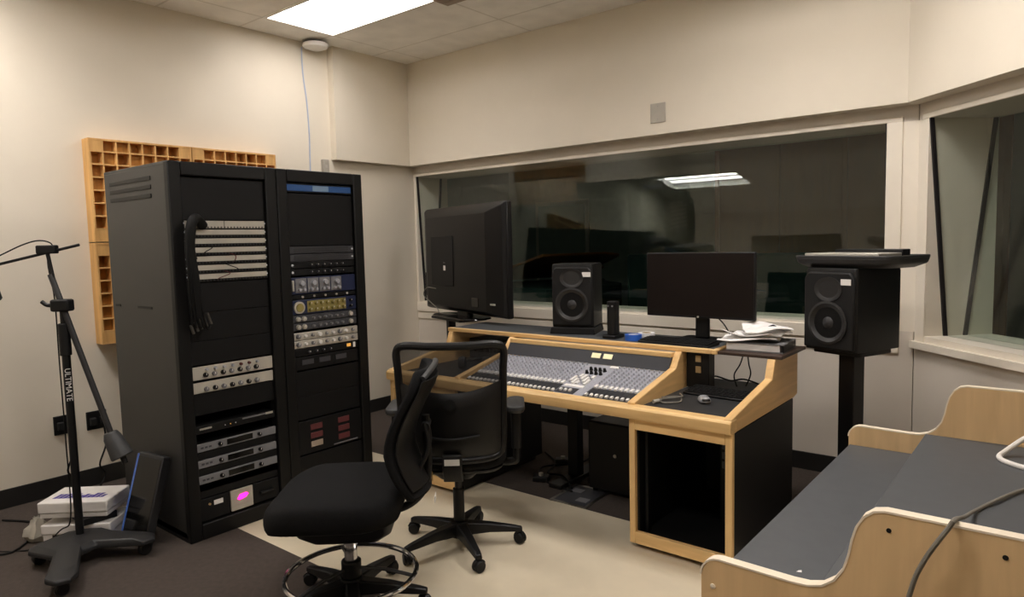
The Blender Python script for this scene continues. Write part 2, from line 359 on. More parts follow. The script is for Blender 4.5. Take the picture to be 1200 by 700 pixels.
# ------------------------------------------------------------ wooden acoustic diffusers
def diffuser(y0, z0, label, rows=8):
    t = thing('acoustic_diffuser', label, 'acoustic panel', (XL, y0, z0), 0, 'wooden acoustic diffusers')
    n, s, th, D = 8, .658/8, .009, .105
    rnd = random.Random(int(y0*100+z0*1000))
    b = MB()
    b.box(.001, D, 0, .012, 0, 8*s-.002); b.box(.001, D, 8*s-.014, 8*s-.002, 0, 8*s-.002)
    b.box(.001, D, .012, 8*s-.014, 0, .012); b.box(.001, D, .012, 8*s-.014, 8*s-.014, 8*s-.002)
    b.build('frame', 'pine', t)
    g = MB()
    for k in range(1, 8):
        g.box(.004, D-.002, k*s-th/2, k*s+th/2, .012, 8*s-.014)
        g.box(.0045, D-.0024, .012, 8*s-.014, k*s-th/2, k*s+th/2)
    g.build('cell_grid', 'pine', t)
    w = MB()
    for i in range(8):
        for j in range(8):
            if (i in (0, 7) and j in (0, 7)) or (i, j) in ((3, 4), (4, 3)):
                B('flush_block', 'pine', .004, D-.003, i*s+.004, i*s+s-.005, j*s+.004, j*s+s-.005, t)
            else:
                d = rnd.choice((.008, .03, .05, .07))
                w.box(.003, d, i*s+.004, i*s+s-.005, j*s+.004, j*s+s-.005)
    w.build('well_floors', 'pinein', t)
diffuser(1.735, 1.592, 'wooden grid acoustic panel, upper one nearest the microphone stand')
diffuser(2.397, 1.592, 'wooden grid acoustic panel seen only as a strip over the rack tops')
diffuser(1.735, .930, 'wooden grid acoustic panel, lower one beside the boom of the microphone stand')

# ------------------------------------------------------------ equipment racks
RF = -3.49
def rack(y0, label, vents):
    t = thing('equipment_rack', label, 'equipment rack', (RF, y0, 0), 0, 'equipment racks')
    D, W, H = .775, .602, 1.975
    o0 = .066; o1 = W-.068
    for y in (0, W-.03):
        sp = B('side_panel', 'rack', -D, -.035, y, y+.03, .02, H-.015, t, .004)
        if y == 0 and vents:
            for k in range(3):
                B('vent_louvre', 'rackblk', -.70, -.19, -.004, .001, 1.80+.045*k, 1.822+.045*k, sp, .002)
            for a, c in ((-.73, -.665), (-.44, -.27)): B('latch_slot', 'rackblk', a, c, -.003, .001, 1.218, 1.230, sp)
    B('top_panel', 'rack', -D, -.035, .0, W, H-.02, H, t, .004)
    B('base', 'rackblk', -D, -.035, 0, W, 0, .05, t)
    B('rear_panel', 'rackblk', -D-.01, -D+.01, .02, W-.02, .03, H-.02, t)
    b = MB(); b.box(-.045, 0, 0, o0, .0, H); b.box(-.045, 0, o1, W, .0, H); b.box(-.045, 0, o0, o1, 1.905, H); b.box(-.045, 0, o0, o1, .0, .085)
    b.build('front_frame', 'rackblk', t, .006)
    for y in (o0-.014, o1-.004):
        B('mounting_rail', 'blk', -.10, -.047, y, y+.018, .05, 1.93, t)
    return t, y0+o0, y0+o1
rk1, A0, A1 = rack(1.602, 'tall charcoal rack nearest the microphone stand, with white patch rows and a pink display', True)
rk2, E0, E1 = rack(2.207, 'tall black rack beside the window corner, with silver and blue studio gear', False)
XF = RF-.022
def blank(rk, y0, y1, z0, z1):
    B('blank_panel', 'blank', XF-.006-RF, XF-.002-RF, y0-rk.location.y, y1-rk.location.y, z0, z1, rk, .0015)
for z0, z1 in ((1.682, 1.90), (1.20, 1.352), (1.05, 1.198), (.925, 1.048), (.66, .775), (.215, .29)): blank(rk1, A0, A1, z0, z1)
for z0, z1 in ((1.535, 1.84), (.64, .79), (.50, .638), (.09, .28)): blank(rk2, E0, E1, z0, z1)

def unit(name, label, cat, y0, y1, z0, z1, face, group=None, depth=.22, bev=.003, proud=0):
    t = thing(name, label, cat, (XF, y0, z0), 0, group)
    B('chassis', 'blk', -depth, -.002, .012, y1-y0-.012, .002, z1-z0-.002, t)
    B('faceplate', face, -.003, .004+proud, 0, y1-y0, 0.001, z1-z0-.001, t, bev)
    return t
def knob(t, y, z, r=.012, m='knobgrey', x0=.004, h=.016, ind=True):
    k = MB().lathe([(0, x0), (r, x0), (r*.92, x0+h*.85), (r*.8, x0+h), (0, x0+h)], (0, y, z), 'X', 16).build('knob', m, t)
    if ind: B('pointer', 'white', x0+h, x0+h+.0012, y-.0015, y+.0015, z, z+r*.8, k)
    return k
# white patch bays
pw = A1-A0
ords = ['topmost', 'second from the top', 'third from the top', 'fourth from the top', 'fifth from the top', 'second from the bottom', 'bottom']
rnd = random.Random(3)
for k in range(7):
    z1 = 1.679-k*.0463; z0 = z1-.045
    t = unit('patch_bay', 'pale patch bay panel in the charcoal rack, %s of the seven rows' % ords[k], 'patch bay', A0+.002, A1-.002, z0, z1, 'blk', 'pale patch bays in the charcoal rack')
    B('label_strip', 'palepanel', .004, .0065, .008, pw-.012, .016 if k else .004, .043, t, .001)
    b = MB()
    for i in range(24): b.lathe([(0, .004), (.0045, .004), (.0045, .008), (.0022, .008), (0, .0055)], (0, .022+i*.0182, .009), 'X', 8)
    jk = b.build('jack_row', 'gunmetal', t)
    if k == 0: B('seam', 'blk', .0065, .0072, pw*.47, pw*.476, .006, .043, t)
    for s in (.005, pw-.010): MB().cyl((.004, s, .030), (.008, s, .030), .004, n=10).build('screw', 'led', t)
    for j in range(2):
        ya = rnd.uniform(.06, .28); yb = ya+rnd.uniform(-.05, .09); za = .009
        if k in (2, 3, 4, 5) and j == 0:
            MB().tube([(.008, ya, za), (.045, ya+.01, -.005), (.045, yb-.01, -.026), (.008, yb, -.0463+za)], .0025).build('patch_cord', 'red' if k in (3, 5) else 'cable', t)
# black cable loom hanging at the left of the patch bays
t = thing('cable_loom', 'thick loop of black cables hanging at the left of the pale patch rows', 'cable', (XF, A0, 1.2))
MB().tube([(.02, .10, .45), (.06, .045, .487), (.075, .012, .45), (.07, .0, .33), (.07, .012, .2), (.062, .02, .09), (.05, .03, -.02)], .025, 12).build('bundle', 'cable', t)
for k in range(5):
    MB().tube([(.06, .012+.006*k, .40-.03*k), (.085, -.02+.004*k, .34), (.08, -.02+.012*k, .1), (.06, -.01+.02*k, -.04-.01*k), (.05, .0+.026*k, -.09+.012*k)], .005, 6).build('strand', 'cable', t)
    c = MB().cyl((.055, -.012+.022*k, -.055+.014*k), (.05, .002+.024*k, -.10+.010*k), .0075, n=10).build('connector', 'steel', t)
# two rack preamps
for z0, z1, lab, cp in ((.846, .918, 'pale rack mixer with red caps, upper of the pair in the charcoal rack', 1), (.775, .835, 'pale rack mixer with one knob row, lower of the charcoal rack pair', 0)):
    t = unit('rack_mixer', lab, 'rack mixer', A0+.002, A1-.002, z0, z1, 'palepanel', 'pale rack mixers')
    h = z1-z0
    for i in range(7):
        knob(t, .07+i*.048, h*.34, .0125, 'blk' if (i+cp) % 2 else 'grey')
        if cp: knob(t, .078+i*.048, h*.74, .008, 'red' if i in (4, 5) else 'knobgrey', ind=False)
# thin unit and three receivers
t = unit('rack_processor', 'thin black rack unit with small lights above the three grey receivers', 'rack unit', A0+.004, A1-.004, .560, .604, 'blank')
B('vent_strip', 'grey', .004, .006, .26, .40, .030, .038, t); B('badge', 'silver', .004, .006, .02, .085, .022, .031, t)
B('badge', 'silver', .004, .006, .40, .445, .028, .040, t)
for k in range(3): MB().lathe([(0, .004), (.003, .004), (.003, .007), (0, .008)], (0, .16+k*.03, .022), 'X', 10).build('indicator', 'amber' if k == 1 else 'led', t)
for k, (zc, nm) in enumerate(((.488, 'upper'), (.400, 'middle'), (.315, 'lower'))):
    t = unit('wireless_receiver', 'grey rack receiver with dark display, %s of three in the charcoal rack' % nm, 'receiver', A0+.004, A1-.004, zc-.024, zc+.022, 'grey', 'grey rack receivers')
    B('display', 'gloss', .004, .0062, .165, .315, .008, .038, t, .001)
    for y in (.125, .355): knob(t, y, .023, .011, 'blk')
    for k2 in range(3): B('button', 'dgrey', .004, .0065, .02+.022*k2, .034+.022*k2, .018, .027, t)
    blank(rk1, A0, A1, zc-.064, zc-.026)
# power and display units at the foot
t = unit('power_conditioner', 'black rack power unit with a small white label beside the pink display', 'power unit', A0+.002, A0+.165, .090, .212, 'blank')
B('label', 'label', .004, .006, .075, .125, .075, .100, t); MB().lathe([(0, .004), (.006, .004), (.006, .012), (0, .012)], (0, .05, .088), 'X', 12).build('switch', 'tag', t)
t = unit('power_meter', 'pale grey square unit with a glowing magenta display at the foot of the charcoal rack', 'power meter', A0+.170, A0+.300, .095, .212, 'palepanel', proud=.006)
MB().prism([(.035, .062), (.05, .055), (.085, .062), (.102, .078), (.088, .088), (.05, .085)], 'X', .010, .0125).build('display', 'pinkled', t)
B('bezel', 'silver', .009, .011, .012, .118, .012, .030, t)
t = unit('blank_rack_unit', 'plain black rack unit with a pull handle, right of the magenta display', 'rack unit', A0+.304, A1-.002, .095, .212, 'blank'); B('handle', 'blk', .004, .02, .04, .12, .05, .062, t, .003)

# right rack units
ew = E1-E0
t = unit('lit_rack_panel', 'blue backlit strip at the top of the black rack', 'rack panel', E0+.002, E1-.002, 1.845, 1.902, 'blank')
B('light_bar', 'blueled', .004, .007, .006, ew-.012, .010, .046, t, .003); B('light_center', 'blueglow', .007, .0085, ew*.38, ew*.62, .012, .044, t, .003)
for k, (z0, nm) in enumerate(((1.488, 'upper'), (1.442, 'lower'))):
    t = unit('rack_unit', 'ribbed dark grey rack unit, %s of the pair high in the black rack' % nm, 'rack unit', E0+.004, E1-.004, z0, z0+.044, 'dgrey', 'ribbed dark grey rack units')
    for j in range(4): B('rib', 'gunmetal', .004, .006, .03, ew-.05, .006+.0095*j, .0105+.0095*j, t)
    MB().cyl((.004, ew-.022, .022), (.009, ew-.022, .022), .006, n=10).build('screw', 'led', t)
for k, (z0, nm) in enumerate(((1.402, 'upper'), (1.360, 'lower'))):
    t = unit('rack_compressor', 'black rack unit, %s of two above the four-module preamp' % nm, 'rack unit', E0+.004, E1-.004, z0, z0+.040, 'blank', 'black rack compressors')
    MB().cyl((.004, .014, .02), (.010, .014, .02), .007, n=10).build('screw', 'led', t)
    for j in range(6): knob(t, .14+j*.045, .02, .007, 'dgrey')
t = unit('module_preamp', 'four grey modules with knobs and a navy end plate in the black rack', 'preamp', E0+.002, E1-.002, 1.250, 1.352, 'navy')
B('handle', 'silver', .004, .018, .004, .018, .02, .085, t, .004)
for j in range(4):
    md = B('module', 'grey', .004, .009, .030+j*.083, .106+j*.083, .010, .094, t, .002)
    for yy, zz, r in ((.04, .066, .017), (.022, .028, .010), (.054, .028, .010)):
        kb = MB().lathe([(0, .009), (r, .009), (r*.85, .026), (0, .027)], (0, .030+j*.083+yy, zz), 'X', 14).build('knob', 'knobgrey', md)
t = unit('jack_strip', 'black strip of small silver jacks under the four-module preamp', 'rack unit', E0+.002, E1-.002, 1.222, 1.248, 'blank')
for j in range(5): MB().lathe([(0, .004), (.007, .004), (.007, .010), (.003, .010), (0, .006)], (0, .075+j*.08, .013), 'X', 12).build('jack', 'silver', t)
t = unit('valve_compressor', 'navy rack unit with a round meter and rows of gold knobs', 'compressor', E0+.002, E1-.002, 1.130, 1.218, 'navy')
d = MB().lathe([(0, .004), (.036, .004), (.036, .014), (.030, .016), (0, .016)], (0, .048, .043), 'X', 28).build('meter', 'palepanel', t)
MB().lathe([(0, .016), (.026, .016), (.024, .020), (0, .020)], (0, .048, .043), 'X', 24).build('dial', 'gold', d)
B('knob_plate', 'gold', .004, .006, .105, .385, .010, .078, t, .003)
for j in range(7):
    for i in range(2): knob(t, .125+j*.04, .026+i*.036, .011, 'gold', .006)
for i in range(2): knob(t, .42, .026+i*.034, .009, 'blk')
for k, (z0, nm) in enumerate(((1.083, 'upper'), (1.036, 'lower'))):
    t = unit('rack_equaliser', 'dark rack equaliser with pale end knobs, %s of two above the silver units' % nm, 'equaliser', E0+.004, E1-.004, z0, z0+.045, 'dgrey', 'dark rack equalisers')
    for y in (.035, .075, ew-.055): knob(t, y, .022, .015, 'silver')
    for j in range(6): knob(t, .14+j*.042, .022, .008, 'grey', ind=False)
for k, (z0, nm) in enumerate(((.978, 'upper'), (.930, 'lower'))):
    t = unit('silver_rack_unit', 'bright silver rack unit, %s of two across the middle of the black rack' % nm, 'rack unit', E0+.002, E1-.001, z0, z0+.047, 'silver', 'bright silver rack units', proud=.004)
    for j in range(9): knob(t, .03+j*.049, .025, .010 if j % 3 else .014, 'white' if j % 2 else 'grey', .008)
    B('badge', 'palepanel', .008, .010, .16, .25, .010, .038, t)
t = unit('rack_reverb', 'black rack unit with an amber lamp and pale end label', 'rack unit', E0+.004, E1-.004, .882, .928, 'blank')
B('lamp', 'amber', .004, .010, .375, .405, .016, .036, t, .003); B('label', 'label', .004, .006, .425, .442, .008, .040, t)
for j in range(4): knob(t, .10+j*.05, .022, .008, 'dgrey')
t = unit('rack_delay', 'dim grey-black rack unit, lowest of the lit stack in the black rack', 'rack unit', E0+.004, E1-.004, .800, .878, 'blank')
for j in range(3): B('window', 'dgrey', .004, .006, .05+j*.12, .13+j*.12, .03, .06, t, .002)
t = unit('drawer_unit', 'black rack frame with two columns of dull red modules, low in the black rack', 'rack frame', E0+.002, E1-.002, .290, .492, 'blank')
for c, y in enumerate((.085, .285)):
    for r in range(3):
        md = B('module', 'red' if r < 3 - c*0 and not (c == 0 and r == 0) else 'tan', .004, .009, y, y+.085, .035+r*.052, .070+r*.052, t, .002)
B('edge_strip', 'grey', .004, .007, .25, .43, .010, .016, t)

# ------------------------------------------------------------ leaning flat panel
t = thing('flat_panel_monitor', 'black flat panel leaning on the rack side with a blue glinting edge', 'monitor', (-3.745, 1.435, 0.0))
LM = T(0, -.01, .005) @ Rz(radians(8)) @ Matrix.Rotation(radians(-17), 4, 'X')
b = MB().box(-.11, .11, -.012, .035, 0, .46); b.move(LM); b.build('body', 'gunmetal', t, .006)
b = MB().box(-.113, -.098, -.0145, .03, .02, .45); b.move(LM); b.build('edge_glint', 'blueglint', t)  # plain blue strip painted in for the glint along the panel edge
b = MB().box(-.10, .10, -.0135, -.012, .02, .44); b.move(LM); b.build('screen', 'gloss', t)

# ------------------------------------------------------------ boxes
def carton(label, loc, rz, w, d, h, lid):
    t = thing('cardboard_box', label, 'box', loc, rz, 'white cartons by the microphone stand')
    B('body', 'boxwhite', -w/2, w/2, -d/2, d/2, 0, h*(1-lid), t, .004)
    B('lid', 'boxwhite', -w/2-.006, w/2+.006, -d/2-.006, d/2+.006, h*(1-lid)+.001, h, t, .006)
    return t
bx = carton('white carton at the bottom of the stack behind the microphone stand', (-4.06, 1.325, 0), radians(42), .34, .23, .115, .45)
B('cutlery_slot', 'blk', -.12, .12, -.002, .002, .04, .06, bx).location = (0, -.116, 0)
bx = carton('white carton with purple lettering on its lid, on top of the stack', (-4.065, 1.32, .150), radians(42), .34, .23, .085, .7)
b = MB()
rnd = random.Random(5)
for k in range(11):
    x = -.135+k*.024; h = rnd.choice((.040, .055, .065)); y0 = -.060
    b.prism([(x, y0), (x+.019, y0), (x+.028, y0+h), (x+.009, y0+h)], 'Z', .0848, .0856)
    b.prism([(x, y0+rnd.choice((0, .012))), (x+.022, y0+.004), (x+.022, y0+.012), (x+.002, y0+.012)], 'Z', .0848, .0857)
b.build('print', 'purple', bx)
tag(B('gap_filler', 'blk', -4.19, -3.91, 1.255, 1.415, .116, .149), 'dark flat spacer between the two white cartons', 'filler')  # black box filling the dark gap between the cartons
o = bpy.data.objects['gap_filler']; 
t = thing('plastic_bag', 'crumpled clear plastic bag at the left end of the cartons', 'bag', (-4.235, 1.14, 0))
b = MB().lathe([(0, 0), (.045, .0), (.06, .03), (.05, .07), (.03, .10), (.012, .12), (0, .125)], n=14)
for v in b.bm.verts: v.co += V((random.uniform(-.012, .012), random.uniform(-.012, .012), random.uniform(0, .008)))
b.build('bag', 'silver', t)

# ------------------------------------------------------------ wall outlets
for nm, y, z, lab in (('a', 1.70, .43, 'black wall outlet box beside the rack, right of the microphone pole'), ('b', 1.515, .44, 'black wall outlet box directly behind the microphone pole')):
    t = thing('outlet_box', lab, 'outlet', (XL, y, z), 0, 'black wall outlet boxes')
    B('plate', 'blk', 0, .012, -.06, .06, -.06, .06, t, .003)
    for s in (-1, 1):
        p = B('plug', 'blk2', .012, .045, s*.028-.018, s*.028+.018, -.03, .022, t, .006)
    tag(MB().tube([(XL+.04, y+.028, z-.02), (XL+.05, y+.03, z-.16), (XL+.035, y-.01, z-.29), (XL+.03, y+.02, z-.36), (XL+.06, y-.02, .012), (XL+.25, y-.15, .008)], .006).build('power_cable', 'cable'),
        'black power cable hanging from the outlet %s' % ('right of the microphone pole' if nm == 'a' else 'behind the microphone pole'), 'cable')

# ------------------------------------------------------------ microphone stand
MX, MY = -3.85, 1.215
t = thing('microphone_stand', 'heavy black studio boom stand on a wheeled base beside the cartons', 'microphone stand', (MX, MY, 0))
b = MB()
pl = [(-.10, -.03), (-.055, -.205), (-.01, -.225), (.15, -.170), (.385, -.275), (.45, -.255), (.465, -.195), (.42, -.150), (.20, -.065), (.175, .015), (.33, .165), (.325, .225), (.27, .25), (.11, .145), (.0, .12), (-.06, .06)]
b.loft([[V((x, y, .068)) for x, y in pl], [V((x, y, .090)) for x, y in pl], [V((.05+(x-.05)*.82, (y+.02)*.82-.02, .108)) for x, y in pl]])
base = b.build('base_plate', 'standbase', t, .006)
for x, y in ((-.045, -.17), (.40, -.215), (.275, .195)):
    c = MB().cyl((x, y, .050), (x, y, .072), .014, n=12).build('caster_stem', 'blk', base)
    MB().lathe([(0, -.02), (.025, -.02), (.031, -.012), (.031, .012), (.025, .02), (0, .02)], (x, y, .031), 'X', 20).build('caster_wheel', 'blk', base)
pole = MB().cyl((0, 0, .095), (0, 0, 1.02), .019, n=20).build('pole', 'blk', t)
me = text_mesh('ULTIMATE', .036); me.materials.append(M['label'])
o = bpy.data.objects.new('lettering', me); COL.objects.link(o); o.parent = pole
dv = V((-MX, -MY, 0)).normalized()
# lettering runs down the pole, facing into the room
zx = V((0, 0, -1)); nz = dv; xy = nz.cross(zx)
mt = Matrix((zx, xy, nz)).transposed().to_4x4(); mt.translation = V((0, 0, .875)) + dv*.0195
o.matrix_local = mt
MB().cyl((0, 0, 1.02), (0, 0, 1.18), .026, n=20).build('grip', 'blk2', t, .004)
MB().cyl((0, 0, 1.05), (0, 0, 1.25), .014, n=16).build('upper_tube', 'blk', t)
# boom: from counterweight through the clutch to the head; 'e' runs along the picture plane of the boom
e = V((.776, .63, 0)).normalized()
P0 = V((0, 0, 1.27)); PT = e*-.055+V((0, 0, 1.545)); PB = e*.20+V((0, 0, .60)); dn = (PB-P0).normalized()
PC = e*.245+V((0, 0, .50))
MB().tube([PT, P0-dn*.10], .009, n=12, smooth=False).build('boom_tube', 'blk', t)
MB().tube([P0-dn*.16, P0-dn*.10, P0-dn*.02, P0+dn*.02], .014, n=14, smooth=False).build('boom_sleeve', 'counter', t)
MB().tube([P0-dn*.02, PB], .014, n=14, smooth=False).build('boom_lower_tube', 'gunmetal', t)
MB().tube([PB-dn*.03, PB+dn*.0, PC], .030, n=18, smooth=False, r1=.054).build('counterweight', 'counter', t, .006)
MB().cyl(PC, PC+dn*.035, .014, n=12).build('counterweight_bolt', 'blk', t)
cl = MB().box(-.045, .045, -.03, .03, -.03, .03).move(T(*P0) @ Rz(atan2(e.y, e.x))).build('clutch', 'blk2', t, .01)
MB().tube([P0-e*.04, P0-e*.075+V((0, 0, .003)), P0-e*.10+V((0, 0, .02))], .010, n=10).build('clutch_lever', 'blk', cl)
h0 = PT+e*.16+V((0, 0, .02)); h1 = PT-e*.42-V((0, 0, .105))
MB().tube([h0, h1], .007, n=12, smooth=False).build('cross_bar', 'blk', t)
MB().box(-.045, .05, -.018, .018, -.02, .022).move(T(*PT) @ Rz(atan2(e.y, e.x))).build('cross_bar_clamp', 'blk2', t, .006)
c0 = PT-e*.28-V((0, 0, .07))
mc = MB().tube([c0, c0-V((0, 0, .03))+e*.0, c0+e*.02-V((0, 0, .11)), c0+e*.035-V((0, 0, .165))], .008, n=10, smooth=False).build('microphone_mount', 'blk', t)
MB().box(-.02, .02, -.01, .01, -.01, .01).move(T(*(c0+e*.012-V((0, 0, .085))))).build('mount_knob', 'blk', mc, .004)
MB().tube([c0+e*.035-V((0, 0, .165)), c0-e*.02-V((0, 0, .19)), c0-e*.09-V((0, 0, .215))], .006, n=8).build('mount_hook', 'blk', mc)
W0 = V((MX, MY, 0))
tag(MB().tube([W0+h1+V((0, 0, .012)), W0+PT-e*.26-V((0, 0, .035)), W0+PT-e*.12+V((0, 0, .025)), W0+PT-e*.03+V((0, 0, .045)), W0+PT+e*.03+V((0, 0, .02)), W0+PT-e*.0-V((0, 0, .06)),
     W0+e*-.035+V((0, 0, 1.30)), W0+e*-.036+V((0, 0, 1.0)), W0+e*-.035+V((0, 0, .6)), W0+e*-.04+V((0, 0, .20)), W0+e*-.10+V((0, 0, .125)), W0+e*-.30+V((0, .05, .012)), W0+e*-.62+V((0, .05, .008))], .0035, 6).build('microphone_cable', 'cable'),
    'thin black cable strung along the boom and down the microphone pole', 'cable')
tag(MB().tube([(-4.75, .75, .008), (-4.5, .95, .008), (-4.35, .85, .008), (-4.15, 1.0, .008), (-4.45, 1.2, .008), (-4.7, 1.1, .008)], .006, 6).build('floor_cable', 'cable'),
    'loose black cable curling over the carpet left of the cartons', 'cable')
# ------------------------------------------------------------ mixing desk
DX0, DX1, DF = -3.42, -1.134, 2.90
CK = (DX0+.02, -2.835, -1.655, DX1-.02)      # cheek centre lines
dk = thing('mixing_desk', 'wide blond-wood studio desk with black cabinets, holding the mixing console', 'desk', (-2.28, 2.90, 0))
OF = (-2.28, 2.90, 0)
prof = [(2.905, .655), (2.905, .722), (3.44, .812), (3.472, .893), (3.48, .905), (3.85, .905), (3.85, .665), (3.79, .655)]
for i, x in enumerate(CK):
    p = prof if i in (0, 3) else [(2.94, .69), (2.94, .728), (3.400, .824), (3.455, .893), (3.47, .905), (3.56, .905), (3.56, .70)]
    MB().prism(p, 'X', x-.02, x+.02).build('cheek', 'woody', dk, .004, OF)
MB().prism([(2.898, .655), (2.890, .668), (2.890, .706), (2.898, .717), (2.965, .717), (2.965, .655)], 'X', DX0-.005, DX1+.002).build('front_bolster', 'wood', dk, .004, OF)
B('mixer_tray', 'rackblk', CK[1]+.02, CK[2]-.02, 2.965, 3.50, .655, .675, dk, 0, OF)
for a, c in ((0, 1), (2, 3)):
    B('side_worktop', 'baygrey', CK[a]+.02, CK[c]-.02, 2.965, 3.84, .680, .700, dk, .002, OF)
MB().prism([(3.382, .806), (3.43, .88), (3.445, .88), (3.40, .806)], 'X', CK[1]+.02, CK[2]-.02).build('bridge_panel', 'mixdark', dk, 0, OF)
B('bridge_rail', 'wood', CK[1]+.02, CK[2]-.02, 3.425, 3.47, .876, .902, dk, .003, OF)
B('rear_shelf', 'deskgrey', DX0-.01, -1.47, 3.51, 3.89, .906, .928, dk, .002, OF)
B('shelf_edge', 'wood', DX0-.01, -1.47, 3.478, 3.51, .905, .931, dk, .004, OF)
B('shelf_end', 'wood', -1.47, -1.44, 3.478, 3.80, .905, .931, dk, .004, OF)
B('shelf_extension', 'brownedge', -1.44, DX1+.03, 3.49, 3.89, .906, .922, dk, .002, OF)
B('jack_box', 'blk', -1.63, -1.50, 3.52, 3.60, .706, .904, dk, .004, OF)
for z in (.85, .79): MB().prism([(-1.575, z), (-1.545, z), (-1.545, z+.035), (-1.575, z+.035)], 'Y', 3.515, 3.52).build('socket_plate', 'tag', dk, 0, OF)
for x0, x1 in ((DX0, CK[1]-.0), (CK[2], DX1)):
    for x in (x0+.02, x1-.022): B('cabinet_side', 'rackblk', x-.018, x+.020, 2.945, 3.78, .04, .650, dk, .002, OF)
    B('cabinet_back', 'rackblk', x0+.04, x1-.045, 3.75, 3.77, .04, .65, dk, 0, OF)
    B('cabinet_floor', 'rackblk', x0+.04, x1-.045, 2.945, 3.75, .045, .065, dk, 0, OF)
    B('cabinet_plinth', 'blackbase', x0+.04, x1-.04, 2.97, 3.75, .0, .04, dk, 0, OF)
    for xa, xb in ((x0, x0+.032), (x1-.034, x1)): B('cabinet_frame_stile', 'woodv', xa, xb, 2.918, 2.944, .025, .655, dk, .003, OF)
    for z0, z1 in ((.025, .085), (.60, .655)): B('cabinet_frame_rail', 'wood', x0+.032, x1-.034, 2.918, 2.944, z0, z1, dk, .003, OF)
    for x in (x0+.05, x1-.065): B('rack_rail', 'blk', x, x+.015, 2.99, 3.02, .066, .64, dk, 0, OF)
B('center_post', 'rackblk', -2.46, -2.385, 3.55, 3.62, .0, .655, dk, .004, OF)
B('post_foot', 'rackblk', -2.47, -2.375, 3.35, 3.80, .001, .03, dk, .004, OF)
# gear in the right cabinet
t = thing('computer_tower', 'black computer tower deep inside the right desk cabinet', 'computer', (-1.28, 3.35, .066))
B('case', 'blk2', -.09, .07, 0, .36, 0, .44, t, .006)
for k in range(3): B('drive_bay', 'dgrey', -.075, .055, -.006, 0, .375-.05*k, .41-.05*k, t, .002)
MB().lathe([(0, -.008), (.014, -.008), (.014, 0), (0, 0)], (-.01, 0, .22), 'Y', 16).build('power_button', 'grey', t)

# ------------------------------------------------------------ mixing console
cx0, cx1 = CK[1]+.024, CK[2]-.024
mx = thing('mixing_console', 'long grey mixing console set into the middle of the desk', 'mixing console', ((cx0+cx1)/2, 2.97, .676))
MO = ((cx0+cx1)/2, 2.97, .676)
ya, za, yb, zb = 2.970, .708, 3.375, .806
def sz(y): return za+(y-ya)*(zb-za)/(yb-ya)
MB().prism([(ya, .677), (ya, za), (yb, zb), (yb, .677)], 'X', cx0, cx1).build('chassis', 'mixdark', mx, .003, MO)
N = 36; pitch = (cx1-cx0-.02)/N
skip = range(21, 27)                       # master section
strips = [i for i in range(N) if i not in skip]
def slab(b, x0, x1, y0, y1, h0, h1):
    p = [(x0, y0, sz(y0)+h0), (x1, y0, sz(y0)+h0), (x1, y1, sz(y1)+h0), (x0, y1, sz(y1)+h0)]
    q = [(x, y, z+h1-h0) for x, y, z in p]
    b.poly(p+q, [(0, 3, 2, 1), (4, 5, 6, 7), (0, 1, 5, 4), (1, 2, 6, 5), (2, 3, 7, 6), (3, 0, 4, 7)])
for i in strips:
    x = cx0+.01+i*pitch
    b = MB(); slab(b, x+.001, x+pitch-.001, 3.085, 3.362, 0, .003); b.build('channel_strip', 'mixface', mx, 0, MO)
for xa, xb in ((cx0+.01, cx0+.01+21*pitch), (cx0+.01+27*pitch, cx0+.01+N*pitch)):
    b = MB(); slab(b, xa+.002, xb-.002, ya+.004, 3.083, 0, .002); b.build('fader_bed', 'mixdark', mx, 0, MO)
for i in strips:
    x = cx0+.01+(i+.5)*pitch; b = MB(); slab(b, x-.0016, x+.0016, ya+.012, 3.075, .002, .0026); b.build('fader_slot', 'blk', mx, 0, MO)
knobs = 0
kme = None
def capob(name, m, me, x, y, h=.003):
    o = bpy.data.objects.new(name, me); COL.objects.link(o); o.parent = mx
    o.location = V((x, y, sz(y)+h))-V(MO); o.rotation_euler = (atan2(zb-za, yb-ya), 0, 0); return o
def make_me(bd, name, m): o = bd.build(name, m); me = o.data; bpy.data.objects.remove(o); return me
kn = make_me(MB().lathe([(0, 0), (.0075, 0), (.0055, .006), (.0045, .013), (0, .0135)], n=10), 'knob', 'knobgrey')
kd = make_me(MB().lathe([(0, 0), (.0075, 0), (.0055, .006), (.0045, .013), (0, .0135)], n=10), 'knob', 'blk')
fd = make_me(MB().box(-.0065, .0065, -.010, .010, 0, .010), 'fader', 'white')
bt = make_me(MB().box(-.008, .008, -.016, .016, 0, .009), 'button', 'white')
for i in strips:
    x = cx0+.01+(i+.5)*pitch
    for y in (3.345, 3.285, 3.235): capob('knob', None, kn, x, y)
    capob('fader', None, fd, x, 2.998, .002)
    capob('mute_button', None, bt, x, 3.098, .002)
b = MB()
for i in strips:
    x = cx0+.01+(i+.5)*pitch
    for j, y in enumerate((3.315, 3.262, 3.208, 3.180, 3.155, 3.132)):
        b.lathe([(0, 0), (.007, 0), (.0042, .012), (0, .0125)], (x, y, sz(y)+.003), n=7)
o = b.build('small_knobs', 'knobgrey', mx, 0, MO); o['kind'] = 'stuff'
xm0, xm1 = cx0+.01+21*pitch, cx0+.01+27*pitch
b = MB(); slab(b, xm0+.001, xm1-.001, ya+.004, 3.362, 0, .004); b.build('master_panel', 'mixface', mx, 0, MO)
b = MB(); slab(b, xm0+.012, xm1-.05, 3.06, 3.085, .004, .007); b.build('master_label', 'white', mx, 0, MO)
b = MB(); slab(b, xm0+.006, xm1-.06, ya+.01, 3.045, .004, .006); b.build('master_fader_bed', 'mixdark', mx, 0, MO)
b = MB(); slab(b, xm1-.045, xm1+.015, 3.335, 3.358, .004, .007); b.build('talkback_label', 'white', mx, 0, MO)
